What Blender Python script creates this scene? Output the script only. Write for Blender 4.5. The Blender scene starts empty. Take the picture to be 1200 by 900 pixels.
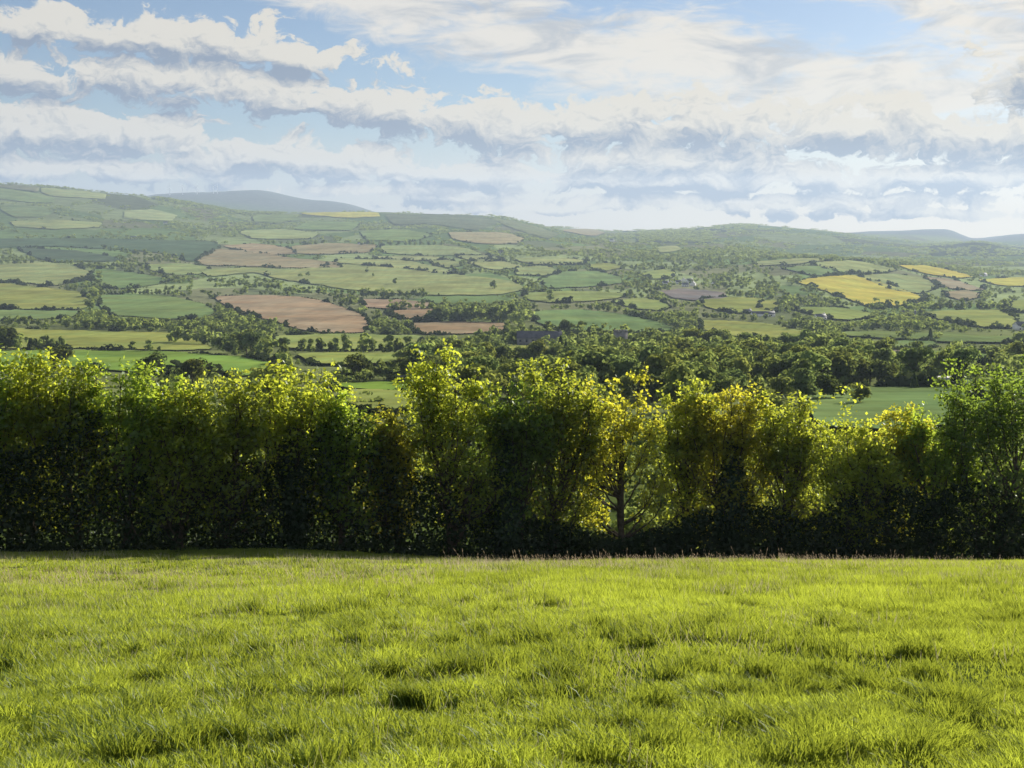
import bpy, bmesh, math, random
import numpy as np
from mathutils import Vector
from mathutils.geometry import delaunay_2d_cdt

rng = np.random.default_rng(7)
random.seed(7)
scene = bpy.context.scene
COL = scene.collection
R = math.radians

# ------------------------------------------------------------------ camera model
F = 1500.0                       # focal length in units of the 1200x900 frame
HOR = 275.0                      # row of the true horizon
PITCH = math.atan((450 - HOR) / F)
CP, SP = math.cos(PITCH), math.sin(PITCH)
EYE = 1.65
EXPO = 0.95
GAIN = 2 ** EXPO
SUN_AZ, SUN_EL = R(38), R(21)    # azimuth to the right of the view direction


def ray(px, py):
    px = np.asarray(px, float); py = np.asarray(py, float)
    cx = (px - 600) / F; cy = (450 - py) / F
    dy = CP + cy * SP
    dz = -SP + cy * CP
    return cx / dy, dz / dy       # x/y and z/y slopes


def project(x, y, z):
    z = z - EYE
    f = y * CP - z * SP
    u = y * SP + z * CP
    return 600 + F * x / f, 450 - F * u / f


# ------------------------------------------------------------------ noise
def _hash(ix, iy, seed):
    h = (ix.astype(np.int64) * 374761393 + iy.astype(np.int64) * 668265263 + seed * 974634777) & 0xFFFFFFFF
    h = ((h ^ (h >> 13)) * 1274126177) & 0xFFFFFFFF
    h = h ^ (h >> 16)
    return (h & 0xFFFF) / 65535.0


def vnoise(x, y, seed=0):
    x = np.asarray(x, float); y = np.asarray(y, float)
    ix = np.floor(x); iy = np.floor(y)
    fx = x - ix; fy = y - iy
    fx = fx * fx * (3 - 2 * fx); fy = fy * fy * (3 - 2 * fy)
    ix = ix.astype(np.int64); iy = iy.astype(np.int64)
    a = _hash(ix, iy, seed); b = _hash(ix + 1, iy, seed)
    c = _hash(ix, iy + 1, seed); d = _hash(ix + 1, iy + 1, seed)
    return (a * (1 - fx) + b * fx) * (1 - fy) + (c * (1 - fx) + d * fx) * fy


def fbm(x, y, oct=4, seed=0, gain=0.5):
    s = 0; a = 1; t = 0
    for o in range(oct):
        s = s + a * vnoise(x * 2 ** o + 17.3 * o, y * 2 ** o - 9.1 * o, seed + o)
        t += a; a *= gain
    return s / t                  # 0..1


def sstep(a, b, x):
    t = np.clip((x - a) / (b - a), 0, 1)
    return t * t * (3 - 2 * t)


# ------------------------------------------------------------------ terrain
def pchip(xk, yk, xq):
    """xk (n), yk (n, m), xq (q) -> (q, m) monotone cubic."""
    xk = np.asarray(xk, float); yk = np.asarray(yk, float)
    h = np.diff(xk)[:, None]; d = np.diff(yk, axis=0) / h
    m = np.zeros_like(yk)
    w1 = 2 * h[1:] + h[:-1]; w2 = h[1:] + 2 * h[:-1]
    same = d[:-1] * d[1:] > 0
    with np.errstate(divide='ignore', invalid='ignore'):
        hm = (w1 + w2) / (w1 / d[:-1] + w2 / d[1:])
    m[1:-1] = np.where(same, hm, 0)
    m[0] = d[0]; m[-1] = d[-1]
    i = np.clip(np.searchsorted(xk, xq) - 1, 0, len(xk) - 2)
    hh = (xk[i + 1] - xk[i])[:, None]; t = (xq - xk[i])[:, None] / hh
    return ((2 * t**3 - 3 * t**2 + 1) * yk[i] + (t**3 - 2 * t**2 + t) * hh * m[i]
            + (-2 * t**3 + 3 * t**2) * yk[i + 1] + (t**3 - t**2) * hh * m[i + 1])


YK = [60, 110, 250, 500, 800, 1300, 2000, 2800, 3700, 4800, 5800, 7500, 11000, 16000, 26000]
ROWS = {
 -400: [None, None, 479, 430, 402, 364, 330, 300, 268, 240, 219, 226, 250, 262, 270],
    0: [None, None, 479, 430, 402, 364, 330, 300, 270, 238, 215.5, 224, 246, 262, 270],
   60: [None, None, 479, 430, 402, 364, 330, 300, 271, 240, 219, 227, 243, 262, 270],
  125: [None, None, 479, 430, 402, 364, 330, 300, 273, 246, 226, 232, 238, 260, 270],
  190: [None, None, 479, 430, 402, 364, 330, 300, 275, 251, 232.5, 237, 228.5, 258, 270],
  240: [None, None, 479, 430, 402, 364, 330, 301, 277, 257, 241, 246, 225.5, 256, 270],
  300: [None, None, 479, 430, 402, 364, 330, 301, 278, 262, 249.5, 258, 223.5, 256, 270],
  360: [None, None, 479, 430, 402, 364, 330, 301, 279, 263, 250, 260, 234, 258, 270],
  400: [None, None, 479, 430, 402, 364, 330, 301, 279, 262, 249, 262, 238, 262, 270],
  440: [None, None, 479, 430, 402, 364, 330, 301, 278, 262, 248.5, 264, 249, 265, 272],
  500: [None, None, 479, 430, 402, 364, 330, 302, 279, 263, 250.5, 268, 270, 272, 273],
  570: [None, None, 479, 430, 402, 364, 330, 302, 280, 266, 253, 270, 274, 275, 275],
  610: [None, None, 479, 430, 402, 364, 330, 303, 282, 270, 259, 272, 275, 276, 276],
  645: [None, None, 479, 430, 402, 364, 330, 303, 284, 275, 267.5, 266.5, 276, 276, 276],
  720: [None, None, 479, 430, 402, 365, 331, 304, 288, 280, 275, 270.5, 276, 276, 276],
  800: [None, None, 479, 430, 402, 366, 331, 304, 290, 281, 272, 268, 276, 276, 276],
  870: [None, None, 479, 430, 403, 367, 331, 304, 291, 282, 271, 263.5, 276, 276, 276],
  950: [None, None, 479, 430, 403, 368, 330, 303, 303, 288, 274, 269, 276, 276, 276],
 1030: [None, None, 479, 430, 404, 369, 338, 308, 305, 293, 283, 278, 270.5, 276, 276],
 1105: [None, None, 479, 430, 404, 370, 342, 317, 308, 296, 288, 284, 269, 276, 276],
 1142: [None, None, 479, 430, 404, 370, 343, 321, 310, 297, 284, 284, 280.5, 278, 276],
 1200: [None, None, 479, 430, 404, 370, 345, 325, 312, 300, 294, 288, 274, 277, 276],
 1600: [None, None, 479, 430, 404, 370, 345, 322, 310, 297, 289, 283, 272, 276, 276],
}
_cols = sorted(ROWS)
UK = np.array([(c - 600) / F / 1.005 for c in _cols])
TZK = np.zeros((len(YK), len(_cols)))
for j, c in enumerate(_cols):
    for i, r in enumerate(ROWS[c]):
        if r is None:
            TZK[i, j] = -(15.0 if i == 0 else 23.5) / YK[i]
        else:
            TZK[i, j] = ray(600, r)[1] - EYE / YK[i] * 0
NL, NU = 700, 700
LG = np.linspace(math.log(60), math.log(26000), NL)
UG = np.linspace(UK[0], UK[-1], NU)
_t = pchip(np.log(YK), TZK, LG)             # (NL, ncols)
TAB = pchip(UK, _t.T, UG).T                 # (NL, NU)


def slope_c(x):
    t = sstep(-10, 2, x)
    return 0.2285 + (0.195 - 0.2285) * t, -0.00023 + (0.00066 + 0.00023) * t


def terrain(x, y):
    x = np.asarray(x, float); y = np.asarray(y, float)
    s, c = slope_c(x)
    yy = np.maximum(y, -20)
    near = -(s * yy + c * yy * np.abs(yy)) + 0.20 * (fbm(x * .16, y * .16, 3, 5) - .5) * sstep(0, 6, y)
    ly = np.log(np.clip(y, 60.0, 25900)); u = np.clip(x / np.maximum(y, 60), UK[0], UK[-1])
    fi = (ly - LG[0]) / (LG[1] - LG[0]); fj = (u - UG[0]) / (UG[1] - UG[0])
    i = np.clip(fi.astype(int), 0, NL - 2); j = np.clip(fj.astype(int), 0, NU - 2)
    a = fi - i; b = fj - j
    tz = (TAB[i, j] * (1 - a) * (1 - b) + TAB[i + 1, j] * a * (1 - b)
          + TAB[i, j + 1] * (1 - a) * b + TAB[i + 1, j + 1] * a * b)
    far = EYE + tz * np.maximum(y, 60)
    far = far + (fbm(x / 90, y / 90, 3, 11) - .5) * 3.0 * sstep(150, 500, y) * (1 - sstep(2500, 4000, y))
    far = far + (fbm(x / 500, y / 500, 4, 12) - .5) * 26 * sstep(7000, 10000, y)
    t = sstep(58, 112, y)
    return near * (1 - t) + far * t


YS = np.exp(np.linspace(math.log(120), math.log(12500), 1500))


def unproject(px, py):
    """first meeting of the pixel rays with the terrain; rows above the skyline snap to it"""
    px = np.atleast_1d(np.asarray(px, float)); py = np.atleast_1d(np.asarray(py, float))
    tx, tz = ray(px, py)
    out = np.zeros((len(px), 3))
    for k in range(len(px)):
        x = tx[k] * YS
        g = (terrain(x, YS) - EYE) / YS - tz[k]
        hit = np.nonzero(g > 0)[0]
        if len(hit) == 0:
            i = int(np.argmax(np.where(YS < 8000, g, -9))); yv = YS[i]
        else:
            i = hit[0]
            if i == 0: yv = YS[0]
            else:
                a = g[i - 1] / (g[i - 1] - g[i]); yv = YS[i - 1] + a * (YS[i] - YS[i - 1])
        out[k] = (tx[k] * yv, yv, 0)
    out[:, 2] = terrain(out[:, 0], out[:, 1])
    return out


# ------------------------------------------------------------------ mesh helpers
class Acc:
    """collects vertices, faces and one tint value per vertex for a single mesh object"""
    def __init__(s): s.v = []; s.q = []; s.t = []; s.tint = []; s.n = 0; s.qm = []; s.tm = []
    def quads(s, V, Q, tint=0.5, m=0):
        V = np.asarray(V, float).reshape(-1, 3); Q = np.asarray(Q, np.int64).reshape(-1, 4)
        s.v.append(V); s.q.append(Q + s.n); s.qm.append(np.full(len(Q), m))
        s.tint.append(np.broadcast_to(np.asarray(tint, float), (len(V),))); s.n += len(V)
    def tris(s, V, T, tint=0.5, m=0):
        V = np.asarray(V, float).reshape(-1, 3); T = np.asarray(T, np.int64).reshape(-1, 3)
        s.v.append(V); s.t.append(T + s.n); s.tm.append(np.full(len(T), m))
        s.tint.append(np.broadcast_to(np.asarray(tint, float), (len(V),))); s.n += len(V)
    def mesh(s, name, mats, smooth=False):
        me = bpy.data.meshes.new(name)
        V = np.concatenate(s.v)
        Q = np.concatenate(s.q) if s.q else np.zeros((0, 4), np.int64)
        T = np.concatenate(s.t) if s.t else np.zeros((0, 3), np.int64)
        nq, nt = len(Q), len(T)
        me.vertices.add(len(V)); me.vertices.foreach_set('co', V.ravel().astype(np.float32))
        loops = np.concatenate([Q.ravel(), T.ravel()]).astype(np.int32)
        me.loops.add(len(loops)); me.loops.foreach_set('vertex_index', loops)
        me.polygons.add(nq + nt)
        starts = np.concatenate([np.arange(nq) * 4, nq * 4 + np.arange(nt) * 3]).astype(np.int32)
        me.polygons.foreach_set('loop_start', starts)
        mi = np.concatenate([np.concatenate(s.qm) if s.qm else np.zeros(0), np.concatenate(s.tm) if s.tm else np.zeros(0)])
        me.polygons.foreach_set('material_index', mi.astype(np.int32))
        if smooth: me.polygons.foreach_set('use_smooth', np.ones(nq + nt, bool))
        a = me.attributes.new('tint', 'FLOAT', 'POINT')
        a.data.foreach_set('value', np.concatenate(s.tint).astype(np.float32))
        for m in (mats if isinstance(mats, (list, tuple)) else [mats]): me.materials.append(m)
        me.update(calc_edges=True)
        return me


def link(name, me, parent=None, loc=None):
    o = bpy.data.objects.new(name, me); COL.objects.link(o)
    if parent: o.parent = parent
    if loc is not None: o.location = loc
    return o


def tag(o, label=None, cat=None, group=None, kind=None):
    if label: o['label'] = label
    if cat: o['category'] = cat
    if group: o['group'] = group
    if kind: o['kind'] = kind
    return o


def unit(n):
    d = rng.normal(size=(n, 3)); return d / np.linalg.norm(d, axis=1, keepdims=True)


def cards(acc, C, size, normal=None, spread=1.0, aspect=0.6, tint=0.5, m=0):
    """leaf-shaped quads at C, roughly facing normal"""
    n = len(C)
    N = unit(n) * spread
    if normal is not None: N = N + normal
    N /= np.linalg.norm(N, axis=1, keepdims=True) + 1e-9
    A = np.cross(N, unit(n)); A /= np.linalg.norm(A, axis=1, keepdims=True) + 1e-9
    B = np.cross(N, A)
    s = np.broadcast_to(np.asarray(size, float), (n,))[:, None]
    V = np.stack([C - A * s, C + B * s * aspect - A * s * .1, C + A * s, C - B * s * aspect - A * s * .1], 1)
    tt = np.repeat(np.broadcast_to(np.asarray(tint, float), (n,)), 4)
    acc.quads(V.reshape(-1, 3), np.arange(4 * n).reshape(n, 4), tt, m)


def tube(acc, P, r0, r1, sides=5, m=0, tint=0.5):
    P = np.asarray(P, float); k = len(P)
    D = np.gradient(P, axis=0); D /= np.linalg.norm(D, axis=1, keepdims=True) + 1e-9
    ref = np.where(np.abs(D[:, 2:3]) > .9, np.array([[1., 0, 0]]), np.array([[0., 0, 1]]))
    A = np.cross(D, ref); A /= np.linalg.norm(A, axis=1, keepdims=True) + 1e-9
    B = np.cross(D, A)
    r = np.linspace(r0, r1, k)[:, None, None]
    an = np.arange(sides) * 2 * math.pi / sides
    V = P[:, None, :] + r * (np.cos(an)[None, :, None] * A[:, None, :] + np.sin(an)[None, :, None] * B[:, None, :])
    i = np.arange(k - 1)[:, None] * sides; j = np.arange(sides)[None, :]; j2 = (j + 1) % sides
    Q = np.stack([i + j, i + j2, i + sides + j2, i + sides + j], -1).reshape(-1, 4)
    acc.quads(V.reshape(-1, 3), Q, tint, m)


# ------------------------------------------------------------------ materials
def new_mat(name):
    m = bpy.data.materials.new(name); m.use_nodes = True
    nt = m.node_tree; nt.nodes.clear()
    return m, nt


class NT:
    def __init__(s, nt): s.nt = nt
    def n(s, typ, **kw):
        nd = s.nt.nodes.new(typ)
        for k, v in kw.items(): setattr(nd, k, v)
        return nd
    def l(s, a, b): s.nt.links.new(a, b)
    def val(s, sock, v):
        if hasattr(v, 'is_linked') or isinstance(v, bpy.types.NodeSocket): s.l(v, sock)
        elif v is not None: sock.default_value = v
    def math(s, op, a, b=None, c=None, clamp=False):
        nd = s.n('ShaderNodeMath', operation=op); nd.use_clamp = clamp
        s.val(nd.inputs[0], a)
        if b is not None: s.val(nd.inputs[1], b)
        if c is not None: s.val(nd.inputs[2], c)
        return nd.outputs[0]
    def vmath(s, op, a, b=None):
        nd = s.n('ShaderNodeVectorMath', operation=op)
        s.val(nd.inputs[0], a)
        if b is not None: s.val(nd.inputs[1], b)
        return nd.outputs['Value'] if op in ('LENGTH', 'DOT_PRODUCT', 'DISTANCE') else nd.outputs[0]
    def mix(s, f, a, b):
        nd = s.n('ShaderNodeMix', data_type='RGBA')
        s.val(nd.inputs['Factor'], f); s.val(nd.inputs[6], a); s.val(nd.inputs[7], b)
        return nd.outputs[2]
    def ramp(s, f, a, b, lo=0.0, hi=1.0):
        nd = s.n('ShaderNodeMapRange', interpolation_type='SMOOTHSTEP')
        s.val(nd.inputs[0], f); s.val(nd.inputs[1], a); s.val(nd.inputs[2], b); s.val(nd.inputs[3], lo); s.val(nd.inputs[4], hi)
        return nd.outputs[0]
    def noise(s, vec, scale, detail=4, rough=.55, dist=0.0, lac=2.0):
        nd = s.n('ShaderNodeTexNoise')
        if vec is not None: s.l(vec, nd.inputs['Vector'])
        nd.inputs['Scale'].default_value = scale; nd.inputs['Detail'].default_value = detail
        nd.inputs['Roughness'].default_value = rough; nd.inputs['Distortion'].default_value = dist
        nd.inputs['Lacunarity'].default_value = lac
        return nd.outputs['Fac']
    def mapping(s, vec, loc=(0, 0, 0), rot=(0, 0, 0), scl=(1, 1, 1), kind='POINT'):
        nd = s.n('ShaderNodeMapping', vector_type=kind)
        s.l(vec, nd.inputs[0]); nd.inputs[1].default_value = loc; nd.inputs[2].default_value = rot; nd.inputs[3].default_value = scl
        return nd.outputs[0]


def c4(c): return (c[0], c[1], c[2], 1)


def leaf_material(name, dark, light, trans, tfac=0.5, gloss=0.06, use_obj=True):
    m, nt = new_mat(name); g = NT(nt)
    at = g.n('ShaderNodeAttribute', attribute_name='tint')
    col = g.mix(at.outputs['Fac'], c4(dark), c4(light))
    tr = g.mix(at.outputs['Fac'], c4([v * .55 for v in trans]), c4(trans))
    if use_obj:
        oi = g.n('ShaderNodeObjectInfo')
        def mul(c):
            nd = g.n('ShaderNodeMix', data_type='RGBA', blend_type='MULTIPLY')
            nd.inputs['Factor'].default_value = 1; g.l(c, nd.inputs[6]); g.l(oi.outputs['Color'], nd.inputs[7]); return nd.outputs[2]
        col = mul(col); tr = mul(tr)
    d = g.n('ShaderNodeBsdfDiffuse'); g.l(col, d.inputs[0])
    t = g.n('ShaderNodeBsdfTranslucent'); g.l(tr, t.inputs[0])
    mx = g.n('ShaderNodeMixShader'); mx.inputs[0].default_value = tfac; g.l(d.outputs[0], mx.inputs[1]); g.l(t.outputs[0], mx.inputs[2])
    gl = g.n('ShaderNodeBsdfGlossy'); gl.inputs['Roughness'].default_value = .45; gl.inputs['Color'].default_value = (.9, .95, .9, 1)
    m2 = g.n('ShaderNodeMixShader'); m2.inputs[0].default_value = gloss; g.l(mx.outputs[0], m2.inputs[1]); g.l(gl.outputs[0], m2.inputs[2])
    o = g.n('ShaderNodeOutputMaterial'); g.l(m2.outputs[0], o.inputs[0])
    return m


def plain_material(name, col, rough=.85, vary=.3, scale=1.0):
    m, nt = new_mat(name); g = NT(nt)
    tc = g.n('ShaderNodeTexCoord')
    nz = g.noise(tc.outputs['Object'], scale, 5, .6)
    c = g.mix(g.ramp(nz, .3, .7), c4([v * (1 - vary) for v in col]), c4([min(1, v * (1 + vary * .6)) for v in col]))
    b = g.n('ShaderNodeBsdfPrincipled'); g.l(c, b.inputs['Base Color']); b.inputs['Roughness'].default_value = rough
    b.inputs['Specular IOR Level'].default_value = .05
    o = g.n('ShaderNodeOutputMaterial'); g.l(b.outputs[0], o.inputs[0])
    return m


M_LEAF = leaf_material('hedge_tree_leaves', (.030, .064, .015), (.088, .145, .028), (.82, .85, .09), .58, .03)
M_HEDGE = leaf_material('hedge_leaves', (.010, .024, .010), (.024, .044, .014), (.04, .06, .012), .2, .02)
M_IVY = leaf_material('ivy_leaves', (.014, .035, .014), (.03, .06, .022), (.05, .08, .015), .2, .03)
M_FAR = leaf_material('valley_leaves', (.050, .080, .034), (.158, .212, .070), (.40, .48, .11), .48, 0)
M_BUSH = leaf_material('hedgerow_leaves', (.028, .046, .022), (.066, .090, .036), (.10, .13, .035), .3, 0)
M_BARK = plain_material('bark', (.085, .070, .052), .9, .4, 6)
M_GRASS = leaf_material('grass_blades', (.045, .110, .014), (.190, .235, .036), (.52, .60, .055), .56, .02, False)
M_SEED = leaf_material('grass_seed', (.30, .24, .15), (.42, .33, .22), (.62, .50, .34), .5, 0, False)


M_STRAW = leaf_material('dead_grass', (.30, .27, .13), (.46, .42, .24), (.5, .45, .26), .45, .02, False)


def terrain_material():
    m, nt = new_mat('terrain_ground'); g = NT(nt)
    tc = g.n('ShaderNodeTexCoord'); P = tc.outputs['Object']
    a = g.n('ShaderNodeAttribute', attribute_name='ground')
    n1 = g.noise(P, .35, 6, .6); n2 = g.noise(P, .02, 6, .65); n3 = g.noise(P, 4.0, 4, .6)
    c = a.outputs['Color']
    v = g.math('MULTIPLY', g.ramp(n2, .3, .7, .75, 1.2), g.ramp(n1, .25, .75, .85, 1.12))
    v = g.math('MULTIPLY', v, g.ramp(n3, .3, .7, .85, 1.1))
    hs = g.n('ShaderNodeHueSaturation'); g.l(c, hs.inputs['Color']); g.l(v, hs.inputs['Value'])
    d = g.n('ShaderNodeBsdfDiffuse'); g.l(hs.outputs[0], d.inputs[0])
    o = g.n('ShaderNodeOutputMaterial'); g.l(d.outputs[0], o.inputs[0])
    return m


_fm = {}
def field_material(key, col, stripe, ang):
    """crop or pasture: mottled, with faint wheelings; stripe sets how strong the drilled lines are"""
    k = (key, stripe, round(ang, 2))
    if k in _fm: return _fm[k]
    m, nt = new_mat('field_' + key); g = NT(nt)
    tc = g.n('ShaderNodeTexCoord'); P = tc.outputs['Object']
    n1 = g.noise(P, .012, 6, .62); n2 = g.noise(P, .09, 5, .6)
    M = g.mapping(P, rot=(0, 0, ang), scl=(1, .06, 1))
    n3 = g.noise(M, .10, 4, .6)
    v = g.math('MULTIPLY', g.ramp(n1, .25, .75, .72, 1.24), g.ramp(n2, .25, .75, .86, 1.12))
    v = g.math('MULTIPLY', v, g.ramp(n3, .25, .75, .88, 1.10))
    if stripe:
        w = g.n('ShaderNodeTexWave', wave_type='BANDS', bands_direction='X', wave_profile='SIN')
        g.l(g.mapping(P, rot=(0, 0, ang)), w.inputs[0])
        w.inputs['Scale'].default_value = .026; w.inputs['Distortion'].default_value = 1.6
        w.inputs['Detail'].default_value = 3; w.inputs['Detail Scale'].default_value = .4
        v = g.math('MULTIPLY', v, g.ramp(w.outputs['Fac'], .55, .95, 1.0 + stripe * .4, 1.0 - stripe))
    c2 = [col[0] * 1.12, col[1] * .98, col[2] * .9]
    cc = g.mix(g.ramp(g.noise(P, .02, 4, .6), .35, .65), c4(col), c4(c2))
    hs = g.n('ShaderNodeHueSaturation'); g.l(cc, hs.inputs['Color']); g.l(v, hs.inputs['Value'])
    d = g.n('ShaderNodeBsdfDiffuse'); g.l(hs.outputs[0], d.inputs[0])
    o = g.n('ShaderNodeOutputMaterial'); g.l(d.outputs[0], o.inputs[0])
    _fm[k] = m
    return m


# ------------------------------------------------------------------ fields traced as ground plots
COLS = dict(pale=(.245, .300, .125), green=(.150, .220, .078), bright=(.150, .240, .045), olive=(.225, .275, .082),
            dark=(.085, .130, .070), tan=(.28, .25, .15), brown=(.285, .218, .140), yellow=(.43, .405, .075),
            purple=(.19, .185, .16), moor=(.135, .160, .080), wood=(.035, .058, .030))
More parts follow.
